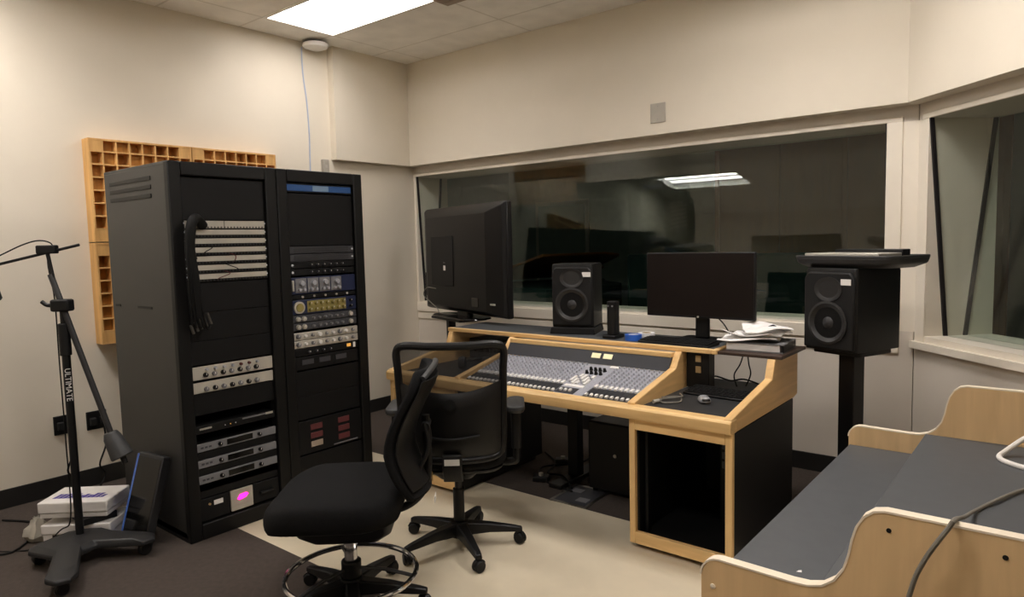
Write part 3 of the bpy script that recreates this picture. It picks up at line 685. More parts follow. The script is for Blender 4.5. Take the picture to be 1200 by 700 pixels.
for r in range(4):
    for c in range(5): capob('master_button', None, bt if (r+c) % 3 else kn, xm0+.02+c*.026, 3.11+r*.028, .004)
for c in range(4):
    for r in range(2): capob('monitor_knob', None, kd, xm0+.05+c*.03, 3.24+r*.045, .004).scale = (1.6, 1.6, 1.5)
for c in range(3): capob('master_fader', None, fd, xm0+.03+c*.03, 3.01, .005)
for x in (-2.145, -2.065):
    MB().prism([(x-.030, .834), (x+.030, .834), (x+.030, .866), (x-.030, .866)], 'Y', -.004, 0).move(T(0, 3.4075, .850) @ Matrix.Rotation(radians(-35), 4, 'X') @ T(0, 0, -.850)).build('meter', 'meter', mx, .002, MO)

# ------------------------------------------------------------ things on the rear shelf
ZS = .929
def monitor_speaker(label, loc, rz, dims=(.27, .315, .415), sticker=True):
    t = thing('studio_monitor', label, 'speaker', loc, rz, 'studio monitor speakers')
    W, D, H = dims
    b = MB(); b.loft([rrect(W, D, .02, 0), rrect(W, D, .02, H-.02), rrect(W-.008, D-.008, .02, H)])
    b.build('cabinet', 'blk', t, .004)
    f = -D/2
    bf = MB().prism([(-W/2+.006, .01), (W/2-.006, .01), (W/2-.006, H-.05), (W/2-.03, H-.02), (-W/2+.03, H-.02), (-W/2+.006, H-.05)], 'Y', f-.014, f+.004).build('baffle', 'blk2', t, .008)
    wo = MB().lathe([(.108, f-.014), (.110, f-.022), (.098, f-.024), (.090, f-.018), (.040, f+.0), (.036, f-.002), (.0, f-.012)], (0, 0, .145), 'Y', 40).build('woofer', 'cone', bf)
    MB().lathe([(.040, f-.001), (.034, f-.012), (.02, f-.020), (0, f-.023)], (0, 0, .145), 'Y', 28).build('dust_cap', 'dust', bf)
    wg = MB().lathe([(.062, f-.0142), (.062, f-.019), (.05, f-.017), (.022, f-.004), (.018, f-.006), (0, f-.012)], (0, 0, .315), 'Y', 32)
    for v in wg.bm.verts: v.co.x *= 1.25
    wg.build('tweeter', 'cone', bf)
    MB().lathe([(0, f-.019), (.006, f-.019), (.006, f-.014), (0, f-.014)], (0, 0, .248), 'Y', 12).build('power_light', 'led', bf)
    if sticker: B('asset_label', 'label', .07, .125, f-.0158, f-.0142, H-.082, H-.052, bf)
    return t
monitor_speaker('black studio monitor speaker standing on the desk shelf beside the television', (-2.515, 3.775, .974), radians(19), (.275, .27, .405))
t = thing('speaker_pad', 'low black foam wedge under the speaker on the desk shelf', 'speaker pad', (-2.505, 3.75, ZS), radians(19))
MB().prism([(-.15, 0), (.15, 0), (.14, .043), (-.14, .043)], 'Y', -.13, .13).build('foam', 'blk2', t, .004); B('band', 'grey', -.151, -.1485, -.12, .12, .004, .012, t)
t = thing('speaker_controller', 'slim black upright tower on the shelf right of the small speaker', 'controller', (-2.160, 3.63, ZS))
MB().loft([rrect(.095, .13, .02, 0), rrect(.095, .13, .02, .02)]).build('foot', 'blk', t, .004)
MB().loft([rrect(.062, .07, .02, .02), rrect(.062, .07, .02, .225)]).build('body', 'blk', t, .004)
for x in (-.014, .014): MB().lathe([(0, -.037), (.006, -.037), (.006, -.03), (0, -.03)], (x, 0, .197), 'Y', 12).build('button', 'grey', t)
# computer monitor
t = thing('computer_monitor', 'wide black computer monitor on a stand facing the mixing seat', 'monitor', (-1.66, 3.74, ZS), radians(-2))
b = MB().box(-.335, .335, .0, .028, .135, .515); b.build('screen_housing', 'blk', t, .006)
B('screen', 'screen', -.327, .327, -.0022, .0, .150, .508, t)
MB().box(-.16, .16, .028, .05, .22, .44).build('rear_cover', 'blk2', t, .012)
B('stand_neck', 'blk', -.042, .042, .05, .075, .012, .32, t, .006)
MB().loft([rrect(.27, .20, .03, 0, cy=.05), rrect(.26, .19, .03, .012, cy=.05)]).build('stand_foot', 'blk', t, .002)
MB().lathe([(0, -.004), (.006, -.004), (.006, 0), (0, 0)], (0, 0, .142), 'Y', 12).build('logo_dot', 'silver', t)
tag(MB().tube([(-1.60, 3.82, 1.08), (-1.55, 3.84, 1.03), (-1.50, 3.83, .96), (-1.47, 3.80, .940), (-1.40, 3.84, .930)], .004).build('monitor_cable', 'cable'), 'thin black cable drooping behind the computer monitor stand', 'cable')
t = thing('shelf_keyboard', 'flat black keyboard lying on the shelf in front of the computer monitor', 'keyboard', (-1.72, 3.60, ZS), radians(-2))
MB().prism([(-.07, 0), (-.07, .010), (.07, .020), (.07, 0)], 'X', -.22, .22).build('body', 'blk', t, .003)
b = MB()
for r in range(5):
    for c in range(18): b.box(-.211+c*.0236, -.191+c*.0236, -.062+r*.025, -.041+r*.025, .0155+r*.0018-.002, .0185+r*.0018)
b.build('keys', 'blk2', t)
t = thing('tape_roll', 'roll of bright blue tape on the shelf left of the keyboard', 'tape', (-2.005, 3.60, ZS))
b = MB(); R = [[V((r*cos(2*pi*k/28), r*sin(2*pi*k/28), z)) for k in range(28)] for r, z in ((.03, 0), (.05, 0), (.05, .034), (.03, .034))]
b.loft(R, closed=True).build('tape', 'blue', t)
b = MB(); R = [[V((r*cos(2*pi*k/28), r*sin(2*pi*k/28), z)) for k in range(28)] for r, z in ((.026, .001), (.0298, .001), (.0298, .033), (.026, .033))]
b.loft(R, closed=True).build('core', 'paper', t)
t = thing('tape_roll', 'roll of white tape on the shelf beside the blue tape', 'tape', (-1.96, 3.68, ZS))
b = MB(); R = [[V((r*cos(2*pi*k/28), r*sin(2*pi*k/28), z)) for k in range(28)] for r, z in ((.03, 0), (.05, 0), (.05, .038), (.03, .038))]
b.loft(R, closed=True).build('tape', 'paper', t)
b = MB(); R = [[V((r*cos(2*pi*k/28), r*sin(2*pi*k/28), z)) for k in range(28)] for r, z in ((.026, .001), (.0298, .001), (.0298, .037), (.026, .037))]
b.loft(R, closed=True).build('core', 'tag', t)
# binder + papers
ZE = .923
t = thing('ring_binder', 'grey ring binder with black spine under the loose papers', 'binder', (-1.275, 3.69, ZE), radians(4))
B('cover', 'grey', -.155, .145, -.13, .13, 0, .004, t); B('spine', 'blk', .139, .145, -.13, .13, .004, .042, t, .001)
B('top_cover', 'grey', -.155, .145, -.13, .13, .042, .046, t); B('pages', 'paper', -.15, .125, -.125, .125, .006, .040, t)
def sheet(label, loc, rz, w, d, z, warp, seed):
    rnd = random.Random(seed); b = MB(); n = 9; m = 11
    ph = [rnd.uniform(0, 6) for _ in range(4)]
    P = []
    for s in (0, 1):
        for i in range(n):
            for j in range(m):
                u, v = i/(n-1)-.5, j/(m-1)-.5
                zz = warp*(.5+.5*sin(ph[0]+u*4.5+v*2))*(.4+abs(v)*1.2)+warp*.25*sin(ph[1]+v*9)
                P.append((u*w, v*d, max(0, zz)+s*.004))
    F = []
    for i in range(n-1):
        for j in range(m-1):
            a = i*m+j; F.append((a, a+1, a+m+1, a+m)); k = n*m; F.append((a+k, a+m+k, a+m+1+k, a+1+k))
    k = n*m
    for i in range(n-1):
        a = i*m; F.append((a, a+m, a+m+k, a+k)); a = i*m+m-1; F.append((a, a+k, a+m+k, a+m))
    for j in range(m-1):
        F.append((j, j+k, j+1+k, j+1)); a = (n-1)*m+j; F.append((a, a+1, a+1+k, a+k))
    o = b.poly(P, F).build('paper_stack', 'paper', ang=60); o.location = (*loc, z); o.rotation_euler = (0, 0, rz)
    return tag(o, label, 'papers', 'loose papers on the desk shelf')
sheet('crumpled white papers, lowest layer on the grey binder, edges drooping left', (-1.325, 3.655), radians(8), .30, .22, ZE+.048, .022, 1)
sheet('crumpled white papers, middle layer of the heap on the binder', (-1.30, 3.68), radians(-14), .29, .22, ZE+.070, .030, 2)
sheet('curled white papers, top layer of the heap on the binder', (-1.25, 3.70), radians(26), .24, .19, ZE+.096, .032, 3)
t = thing('headphone_clip', 'small black clip on top of the heap of papers', 'clip', (-1.21, 3.665, ZE+.122))
MB().tube([(-.02, 0, 0), (0, .01, .008), (.02, 0, 0)], .006).build('clip', 'blk', t); B('jaw', 'blk', .012, .03, -.008, .008, -.006, .004, t, .002)

# ------------------------------------------------------------ right bay of the desk
ZB = .701
t = thing('bay_keyboard', 'black computer keyboard at the back of the right desk bay', 'keyboard', (-1.385, 3.425, ZB), radians(-3))
MB().prism([(-.075, 0), (-.075, .012), (.075, .028), (.075, 0)], 'X', -.19, .185).build('body', 'blk', t, .004)
b = MB()
for r in range(5):
    for c in range(15): b.box(-.18+c*.0236, -.160+c*.0236, -.065+r*.026, -.043+r*.026, .014+r*.0028, .0185+r*.0028)
b.build('keys', 'blk2', t)
t = thing('computer_mouse', 'grey and black computer mouse on the right desk bay', 'mouse', (-1.405, 3.24, ZB), radians(35))
b = MB(); b.loft([[p*1 for p in rrect(.056, .10, .027, .001, 8)], rrect(.060, .104, .029, .012, 8), rrect(.050, .09, .024, .026, 8), rrect(.026, .055, .012, .034, 8)])
b.build('body', 'mouse', t, sub=1); B('buttons', 'blk', -.02, .02, -.052, -.012, .016, .026, t, .006)
tag(MB().tube([(-1.62, 3.20, ZB+.006), (-1.55, 3.26, ZB+.006), (-1.50, 3.16, ZB+.006), (-1.56, 3.10, ZB+.006), (-1.60, 3.16, ZB+.007), (-1.53, 3.24, ZB+.012), (-1.58, 3.33, ZB+.006)], .004, 6).build('coiled_cable', 'gcable'), 'small coil of grey cable at the left of the right desk bay', 'cable')
tag(MB().tube([(-1.59, 3.70, ZB+.02), (-1.52, 3.66, ZB+.05), (-1.44, 3.68, ZB+.03), (-1.36, 3.66, ZB+.05), (-1.28, 3.70, ZB+.02), (-1.22, 3.66, ZB+.006)], .005, 6).build('bay_cable', 'cable'), 'tangled black cable lying behind the keyboard in the right desk bay', 'cable')
tag(MB().tube([(-1.40, 3.78, .90), (-1.41, 3.74, .82), (-1.43, 3.70, ZB+.06), (-1.40, 3.66, ZB+.006)], .004, 6).build('hanging_cable', 'cable'), 'left one of two thin black cables hanging from the shelf behind the right bay', 'cable')
tag(MB().tube([(-1.395, 3.80, .90), (-1.37, 3.76, .82), (-1.345, 3.72, ZB+.07), (-1.36, 3.69, ZB+.006)], .004, 6).build('hanging_cable', 'cable'), 'right one of two thin black cables hanging from the shelf behind the right bay', 'cable')
t = thing('small_plug', 'small silver plug lying at the front of the right desk bay', 'plug', (-1.60, 3.07, ZB))
MB().cyl((0, 0, .011), (.012, .035, .011), .010, n=12).build('barrel', 'silver', t); MB().cyl((.012, .035, .011), (.018, .052, .011), .004, n=8).build('tip', 'steel', t)
# left bay items
t = thing('audio_interface', 'black box on the left desk bay under the shelf', 'interface', (-3.16, 3.66, ZB))
B('case', 'blk', -.16, .16, -.08, .12, 0, .15, t, .006); B('front_panel', 'dgrey', -.15, .15, -.084, -.08, .02, .13, t, .002)
for k in range(4): MB().lathe([(0, -.1), (.014, -.1), (.016, -.084), (0, -.084)], (-.1+k*.065, 0, .075), 'Y', 14).build('knob', 'blk2', t)
t = thing('headphones', 'black headphones lying on the left desk bay, seen through the chair mesh', 'headphones', (-3.02, 3.30, ZB), radians(30))
MB().tube([(-.08, 0, .03), (-.085, .08, .04), (0, .15, .045), (.085, .08, .04), (.08, 0, .03)], .010, 8).build('headband', 'blk', t)
for s in (-1, 1): MB().lathe([(0, -.022), (.036, -.022), (.042, 0), (.036, .022), (0, .022)], (s*.08, 0, .043), 'X', 20).build('ear_cup', 'blk2', t)

# ------------------------------------------------------------ under the desk
t = thing('subwoofer', 'black floor box under the desk beside the right cabinet', 'subwoofer', (-2.05, 3.45, 0))
B('cabinet', 'rackblk', -.19, .30, 0, .36, .02, .44, t, .01)
for x in (-.16, .27):
    for y in (.03, .33): MB().cyl((x, y, 0), (x, y, .02), .015).build('foot', 'blk', t)
MB().lathe([(0, -.006), (.011, -.006), (.011, 0), (0, 0)], (.0, 0, .25), 'Y', 14).build('badge', 'silver', t)
t = thing('floor_box', 'square metal floor box lid in the carpet under the desk', 'floor box', (-2.23, 3.345, .001), radians(3))
b = MB(); b.box(-.125, .125, -.155, -.135, 0, .004); b.box(-.125, .125, .135, .155, 0, .004); b.box(-.125, -.105, -.135, .135, 0, .004); b.box(.105, .125, -.135, .135, 0, .004)
b.build('frame', 'steel', t); B('lid', 'dgrey', -.105, .105, -.135, .135, 0, .003, t)
for x, y in ((-.05, .06), (.05, -.06)): B('flap', 'grey', x-.035, x+.035, y-.03, y+.03, .003, .005, t)
for pts, lab in (([(-2.9, 3.9, .008), (-2.7, 3.75, .008), (-2.62, 3.55, .008), (-2.45, 3.48, .04), (-2.33, 3.40, .008)], 'left'), ([(-2.6, 4.1, .008), (-2.56, 3.85, .008), (-2.72, 3.62, .008), (-2.55, 3.42, .008), (-2.3, 3.36, .008)], 'right')):
    tag(MB().tube(pts, .006, 6).build('floor_cable', 'cable'), 'black cable snaking to the floor box under the desk, %s of two' % lab, 'cable')
for x, y, lab in ((-2.66, 3.78, 'farther'), (-2.58, 3.42, 'nearer')):
    t = thing('foot_switch', 'black foot switch with silver button under the desk, %s of two' % lab, 'foot switch', (x, y, .002), .5, 'foot switches under the desk')
    B('case', 'blk', -.05, .05, -.035, .035, 0, .035, t, .006); MB().cyl((0, 0, .035), (0, 0, .05), .016).build('button', 'silver', t)

# ------------------------------------------------------------ television (seen from the back) on a pole stand
tv_dir = V((-.95, .312, 0)).normalized(); tvr = atan2(-tv_dir.y, -tv_dir.x)
tc = V((-3.05, 3.68, 0))+tv_dir*.705
tvx = thing('television', 'large black television turned away, seen from behind, above the left end of the desk', 'television', (tc.x, tc.y, .948), tvr)
# local x to the right in the picture, local -y toward the camera (the back of the set)
b = MB(); b.box(-.645, .645, .055, .105, .030, .875); b.build('screen_bezel', 'blk', tvx, .012)
B('screen', 'gloss', -.62, .62, .105, .107, .06, .845, tvx)
def rr2(x0, x1, z0, z1, y): return [V((x0, y, z0)), V((x1, y, z0)), V((x1, y, z1)), V((x0, y, z1))]
MB().loft([rr2(-.642, .642, .034, .872, .054), rr2(-.625, .622, .045, .850, .030), rr2(-.52, .46, .07, .800, -.012), rr2(-.51, .45, .08, .79, -.014)]).build('back_shell', 'blk', tvx, .006)
B('service_plate', 'blk2', -.42, -.04, -.020, -.012, .24, .64, tvx, .004)
B('sticker', 'label', -.20, -.165, -.0215, -.020, .365, .405, tvx); B('mark', 'grey', -.20, -.17, -.0215, -.020, .425, .430, tvx)
B('connector_bay', 'gloss', -.595, -.535, .005, .026, .14, .34, tvx, .004); B('power_inlet', 'gloss', .24, .34, -.018, -.012, .10, .17, tvx, .003)
B('badge', 'silver', .465, .545, -.004, .024, .125, .138, tvx)
MB().loft([rrect(.20, .06, .02, .010, cy=.055), rrect(.16, .05, .02, .06, cy=.06)]).build('stand_neck', 'blk', tvx, .003)
MB().loft([rrect(.66, .27, .12, 0, 8, cy=.02), rrect(.65, .26, .12, .012, 8, cy=.02)]).build('stand_foot', 'gloss', tvx, .003)
tag(MB().tube([(-4.05, 3.985, 1.16), (-4.10, 3.93, 1.17), (-4.14, 3.93, 1.11), (-4.06, 3.93, 1.05), (-3.97, 3.92, 1.0), (-3.92, 3.90, .97), (-3.80, 3.98, .96), (-3.72, 4.08, .965)], .004, 6).build('television_cable', 'gcable'), 'thin cable looping from the back of the television at its left side', 'cable')
t = thing('television_stand', 'black pole stand that carries the television behind the left end of the desk', 'stand', (tc.x-.03, tc.y+.0, 0), tvr)
B('top_plate', 'blk', -.24, .24, -.10, .14, .930, .947, t, .003)
B('column', 'blk', -.095, -.045, -.04, .02, .02, .930, t, .004)
MB().loft([rrect(.50, .40, .05, 0), rrect(.48, .38, .05, .02)]).build('base_plate', 'blk', t, .003)

# ------------------------------------------------------------ right speaker on its pole, with tray
SR = radians(-22)
sx, sy = -.867, 3.864
t = thing('speaker_stand', 'black square pole stand under the right-hand speaker', 'speaker stand', (sx, sy, 0), SR)
B('pole', 'blk', -.044, .044, -.044, .044, .02, .915, t, .004)
MB().loft([rrect(.42, .42, .04, 0), rrect(.40, .40, .04, .02)]).build('base_plate', 'blk', t, .003)
MB().loft([rrect(.27, .27, .02, .915), rrect(.27, .27, .02, .938)]).build('top_plate', 'blk', t, .003)
monitor_speaker('black studio monitor speaker on the pole stand by the room corner', (sx, sy, .939), SR, (.295, .365, .42))
t = thing('equipment_tray', 'wide black tray with a raised rim lying on top of the right-hand speaker', 'tray', (sx+.035, sy-.015, 1.3595), SR)
MB().loft([rrect(.44, .28, .05, 0), rrect(.545, .345, .07, .022), rrect(.56, .36, .07, .05)]).build('tray_body', 'pad', t, .006)
b = MB(); b.loft([rrect(.56, .36, .07, .048), rrect(.56, .36, .07, .062), rrect(.525, .325, .055, .062), rrect(.525, .325, .055, .048)], closed=True); b.build('rim', 'pad', t, .003)
t = thing('silver_device', 'flat silver slab device lying in the black tray on the speaker', 'device', (sx+.02, sy-.02, 1.4110), SR)
B('body', 'silver', -.21, .20, -.13, .06, 0, .022, t, .004); B('rear_unit', 'blk', -.17, .20, .062, .13, 0, .038, t, .004)
# ------------------------------------------------------------ chairs
def star_base(t, R, rot, m='blk', hub_z=.10):
    b = MB().lathe([(0, hub_z-.045), (.045, hub_z-.045), (.055, hub_z-.01), (.045, hub_z+.035), (0, hub_z+.035)], n=24)
    b.build('base_hub', m, t)
    for k in range(5):
        a = rot+k*2*pi/5
        d = V((cos(a), sin(a), 0)); s = V((-sin(a), cos(a), 0))
        rings = []
        for r, w, z0, z1 in ((.03, .034, hub_z-.035, hub_z+.028), (R*.5, .027, hub_z-.028, hub_z+.016), (R*.92, .021, hub_z-.034, hub_z-.006), (R+.012, .017, hub_z-.038, hub_z-.014)):
            rings.append([d*r+s*w+V((0, 0, z0)), d*r-s*w+V((0, 0, z0)), d*r-s*w*.8+V((0, 0, z1)), d*r+s*w*.8+V((0, 0, z1))])
        leg = MB().loft(rings).build('base_leg', m, t, .006)
        c = d*R
        ca_ = a+radians(50+37*k)
        cs = Matrix.Translation(c) @ Rz(ca_)
        cb_ = MB()
        for sd in (-.012, .012):
            tmp = [(0, -.009), (.024, -.009), (.029, -.004), (.029, .004), (.024, .009), (0, .009)]
            rr = []
            for r, h in tmp: rr.append([cs @ V((h+sd, r*cos(2*pi*q/18), .029+r*sin(2*pi*q/18))) for q in range(18)])
            cb_.loft(rr)
        hood = MB()
        hp = [V((0, .034*cos(q*pi/8+.1), .030+.034*sin(q*pi/8+.1))) for q in range(8)]
        hood.loft([[cs @ (p+V((-.010, 0, 0))) for p in hp], [cs @ (p+V((.010, 0, 0))) for p in hp]])
        ca1 = cb_.build('caster_wheel', 'blk2', leg); hood.build('caster_hood', 'blk', leg)
def seat_rings(w, d, th, front=.03, crown=.012):
    R = []
    for f, z in ((.86, 0), (.97, .012), (1.0, th*.5), (.985, th*.78), (.93, th*.95), (.75, th+crown*.4), (.4, th+crown), (.1, th+crown*1.1)):
        r = rrect(w*f, d*f, min(w, d)*f*.30, z, 8)
        out = []
        for p in r:
            q = p.copy(); yy = q.y/(d/2); xx = q.x/(w/2)
            q.z -= front*max(0, yy-.35)**2*1.6
            q.z += .010*xx*xx*(1 if z > th*.6 else .3)
            out.append(q)
        R.append(out)
    return R
def curved_panel(prof, name, m, parent, th=.03, nx=13, bow=.07, bev=.0, zs=None, **kw):
    # prof: list of (z, y centre, half width); front faces +y, sides curve forward
    rows_f, rows_b = [], []
    P = []
    for side, off in ((0, 0), (1, -th)):
        for z, y, hw in prof:
            for i in range(nx):
                u = -1+2*i/(nx-1)
                e = 1-abs(u)**4*.35
                P.append((u*hw, y+bow*u*u+off*e, z))
    F = []; n = len(prof); k = n*nx
    for r in range(n-1):
        for i in range(nx-1):
            a = r*nx+i; F.append((a, a+1, a+nx+1, a+nx)); F.append((a+k, a+nx+k, a+nx+1+k, a+1+k))
    for r in range(n-1):
        a = r*nx; F.append((a, a+nx, a+nx+k, a+k)); a = r*nx+nx-1; F.append((a, a+k, a+nx+k, a+nx))
    for i in range(nx-1):
        F.append((i, i+k, i+1+k, i+1)); a = (n-1)*nx+i; F.append((a, a+1, a+1+k, a+k))
    return MB().poly(P, F).build(name, m, parent, bev, **kw)

# mesh task chair at the desk
c2 = thing('mesh_task_chair', 'black mesh-backed task chair with armrests pushed up to the desk', 'chair', (-2.352, 2.425, 0), radians(39))
star_base(c2, .305, radians(41-39+1))
MB().cyl((0, 0, .12), (0, 0, .30), .028, n=20).build('gas_column', 'blk', c2)
MB().cyl((0, 0, .28), (0, 0, .40), .018, n=16).build('gas_piston', 'gunmetal', c2)
MB().loft([rrect(.16, .24, .04, .385), rrect(.22, .30, .04, .42), rrect(.20, .28, .04, .445)]).build('tilt_mechanism', 'blk', c2, .006)
st = MB().loft(seat_rings(.50, .49, .075)).move(T(0, .03, .445)).build('seat', 'fabric', c2, sub=1)
MB().loft([rrect(.44, .42, .10, .432, cy=.03), rrect(.47, .46, .12, .452, cy=.03)]).build('seat_pan', 'blk', c2, .006)
# back: frame ring, mesh, lumbar shell
def bk(z): return -.235-.10*(z-.5)+(.05 if z < .62 else 0)*(.62-z)
BWt, BWb = .248, .232
zt, zb_ = 1.065, .515
def bw(z): return BWb+(BWt-BWb)*min(1, max(0, (z-zb_)/(zt-zb_)))
BOW = .06
def bpt(u, z, o=0): return V((u*bw(z), bk(z)+BOW*u*u+o, z))
ring = []
for u in (-.85, -.4, 0, .4, .85): ring.append(bpt(u, zt))
ring.append(bpt(1, zt-.03))
for z in (.95, .82, .70, .60): ring.append(bpt(1, z))
ring.append(bpt(.93, zb_+.02))
for u in (.6, 0, -.6): ring.append(bpt(u, zb_))
ring.append(bpt(-.93, zb_+.02))
for z in (.60, .70, .82, .95): ring.append(bpt(-1, z))
ring.append(bpt(-1, zt-.03))
MB().tube(ring, .0185, 10, closed=True, sub=6).build('back_frame', 'blk', c2)
prof = [(zb_+.008+(zt-zb_-.016)*i/11, bk(zb_+.008+(zt-zb_-.016)*i/11), bw(zb_+.008+(zt-zb_-.016)*i/11)-.004) for i in range(12)]
curved_panel(prof, 'back_mesh', 'mesh', c2, .003, 15, BOW)
P = []; F = []; nx, nz = 17, 10
for s, off in ((0, -.012), (1, -.036)):
    for r in range(nz):
        for i in range(nx):
            u = -.96+1.92*i/(nx-1); top = .845+.055*u*u*1.0; z = .535+(top-.535)*r/(nz-1)
            edge = 1-.7*max(abs(u)**6, (2*r/(nz-1)-1)**6)
            p = bpt(u, z, off*edge if s else off); P.append(p)
k = nx*nz
for r in range(nz-1):
    for i in range(nx-1):
        a = r*nx+i; F.append((a, a+1, a+nx+1, a+nx)); F.append((a+k, a+nx+k, a+nx+1+k, a+1+k))
for r in range(nz-1):
    a = r*nx; F.append((a, a+nx, a+nx+k, a+k)); a = r*nx+nx-1; F.append((a, a+k, a+nx+k, a+nx))
for i in range(nx-1):
    F.append((i, i+k, i+1+k, i+1)); a = (nz-1)*nx+i; F.append((a, a+1, a+1+k, a+k))
lum = MB().poly(P, F).build('lumbar_shell', 'blk', c2, .003, ang=50)
MB().lathe([(0, -.006), (.026, -.006), (.022, .004), (0, .006)], (0, bk(.80)-.045, .80), 'Y', 20).build('adjustment_disc', 'blk2', lum)
MB().tube([bpt(-.55, .645, -.046), bpt(0, .635, -.050), bpt(.55, .645, -.046)], .006, 8).build('shell_ridge', 'blk2', lum)
# spine joining back and mechanism
MB().loft([[V((x, y, z)) for x, y in ((-.045, y0), (.045, y0), (.045, y1), (-.045, y1))] for z, y0, y1 in ((.40, -.14, -.05), (.42, -.25, -.17), (.48, -.288, -.25), (.545, -.290, -.26), (.56, -.284, -.27))]).build('back_spine', 'blk', c2, .01)
B('asset_label', 'label', -.035, .035, -.2945, -.2885, .512, .540, c2)
B('paper_tag', 'tag', -.145, -.10, -.212, -.208, .415, .46, c2)
for s in (-1, 1):
    arm = MB().tube([(s*.20, .03, .425), (s*.288, .02, .43), (s*.298, .02, .47), (s*.298, .02, .56)], .020, 10, sub=5).build('armrest_post', 'blk', c2)
    MB().loft([rrect(.05, .07, .015, .50, cx=s*.298, cy=.02), rrect(.05, .07, .015, .70, cx=s*.298, cy=.02)]).build('armrest_sleeve', 'blk', arm, .004)
    MB().loft([rrect(.075, .235, .035, .695, cx=s*.298, cy=.035), rrect(.09, .255, .04, .710, cx=s*.298, cy=.035), rrect(.088, .25, .04, .727, cx=s*.298, cy=.035), rrect(.06, .21, .028, .733, cx=s*.298, cy=.035)]).build('armrest_pad', 'pad', arm, .003)
lv = MB().tube([(-.10, .05, .41), (-.22, .06, .405), (-.27, .06, .40)], .006, 8).build('tilt_lever', 'blk', c2)

# drafting chair with chrome foot ring
c1 = thing('drafting_chair', 'armless black drafting chair with a chrome foot ring, nearest the camera', 'chair', (-2.315, 1.725, 0), radians(131))
star_base(c1, .31, radians(-96))
MB().cyl((0, 0, .12), (0, 0, .30), .027, n=20).build('gas_column', 'chrome', c1)
MB().cyl((0, 0, .30), (0, 0, .46), .017, n=16).build('gas_piston', 'chrome', c1)
rg = [V((.272*cos(a*pi/12), .272*sin(a*pi/12), .150)) for a in range(24)]
fr = MB().tube(rg, .0115, 10, closed=True, sub=2).build('foot_ring', 'chrome', c1)
for k in range(3):
    a = radians(20)+k*2*pi/3
    MB().tube([(.03*cos(a), .03*sin(a), .175), (.15*cos(a), .15*sin(a), .172), (.27*cos(a), .27*sin(a), .150)], .008, 8).build('ring_spoke', 'gunmetal', fr)
MB().lathe([(0, .138), (.040, .138), (.042, .205), (.034, .212), (0, .212)], n=22).build('ring_hub', 'blk', c1, .003)
kn_ = MB().cyl((.04, .0, .18), (.085, .0, .18), .012).build('ring_knob', 'blk', c1)
MB().loft([rrect(.22, .28, .04, .325), rrect(.30, .38, .05, .365), rrect(.33, .40, .05, .432)]).build('tilt_mechanism', 'blk', c1, .008)
MB().loft([rrect(.42, .42, .12, .405, cy=.03), rrect(.50, .48, .13, .435, cy=.03)]).build('seat_pan', 'blk', c1, .006)
MB().loft(seat_rings(.58, .55, .125, .060, .010)).move(T(0, .035, .418)).build('seat', 'fabric', c1, sub=1)
# backrest: padded curved shell with open rear bracket
pr = []
for i in range(14):
    f = i/13; z = .515+.52*f
    y = -.255+.040*sin(pi*min(1, f*1.2))-.17*max(0, f-.38)**1.2-.055*(1-f)**3
    hw = .225*(1-.20*abs(2*f-1)**3)+.0
    if f > .93: hw -= .02
    pr.append((z, y, hw))
curved_panel(pr, 'backrest', 'fabric', c1, .045, 13, .045, .012, ang=60)
pt = [(z, y-.047, hw*.93) for z, y, hw in pr[1:-1]]
curved_panel(pt, 'back_shell', 'blk', c1, .010, 13, .045, .003, ang=60)
tr = MB().tube([(-.17, -.345, 1.005), (-.10, -.372, 1.03), (0, -.382, 1.04), (.10, -.372, 1.03), (.17, -.345, 1.005)], .012, 8).build('back_top_rail', 'counter', c1)
br = MB()
br.tube([(0, -.06, .42), (0, -.22, .425), (0, -.315, .50), (0, -.340, .62), (0, -.335, .76), (0, -.335, .82)], .017, 10, sub=6)
br.build('back_bracket', 'blk', c1)
MB().tube([(-.055, -.30, .60), (-.05, -.335, .66), (-.045, -.345, .72), (-.05, -.33, .80)], .009, 8).build('bracket_loop', 'blk2', c1)
MB().tube([(.055, -.30, .60), (.05, -.335, .66), (.045, -.345, .72), (.05, -.33, .80)], .009, 8).build('bracket_loop', 'blk2', c1)
MB().cyl((-.05, -.335, .78), (.05, -.335, .78), .018).build('height_knob', 'blk2', c1)
ll = MB().tube([(.12, .17, .40), (.22, .20, .395), (.262, .205, .375), (.265, .205, .35)], .006, 8).build('height_lever', 'blk', c1)
MB().loft([rrect(.03, .04, .012, .290, cx=.266, cy=.205), rrect(.05, .055, .015, .305, cx=.266, cy=.205), rrect(.03, .035, .012, .36, cx=.266, cy=.205)]).build('lever_paddle', 'blk', ll, .003)
B('care_label', 'label', -.03, .03, -.365, -.362, .452, .478, c1)

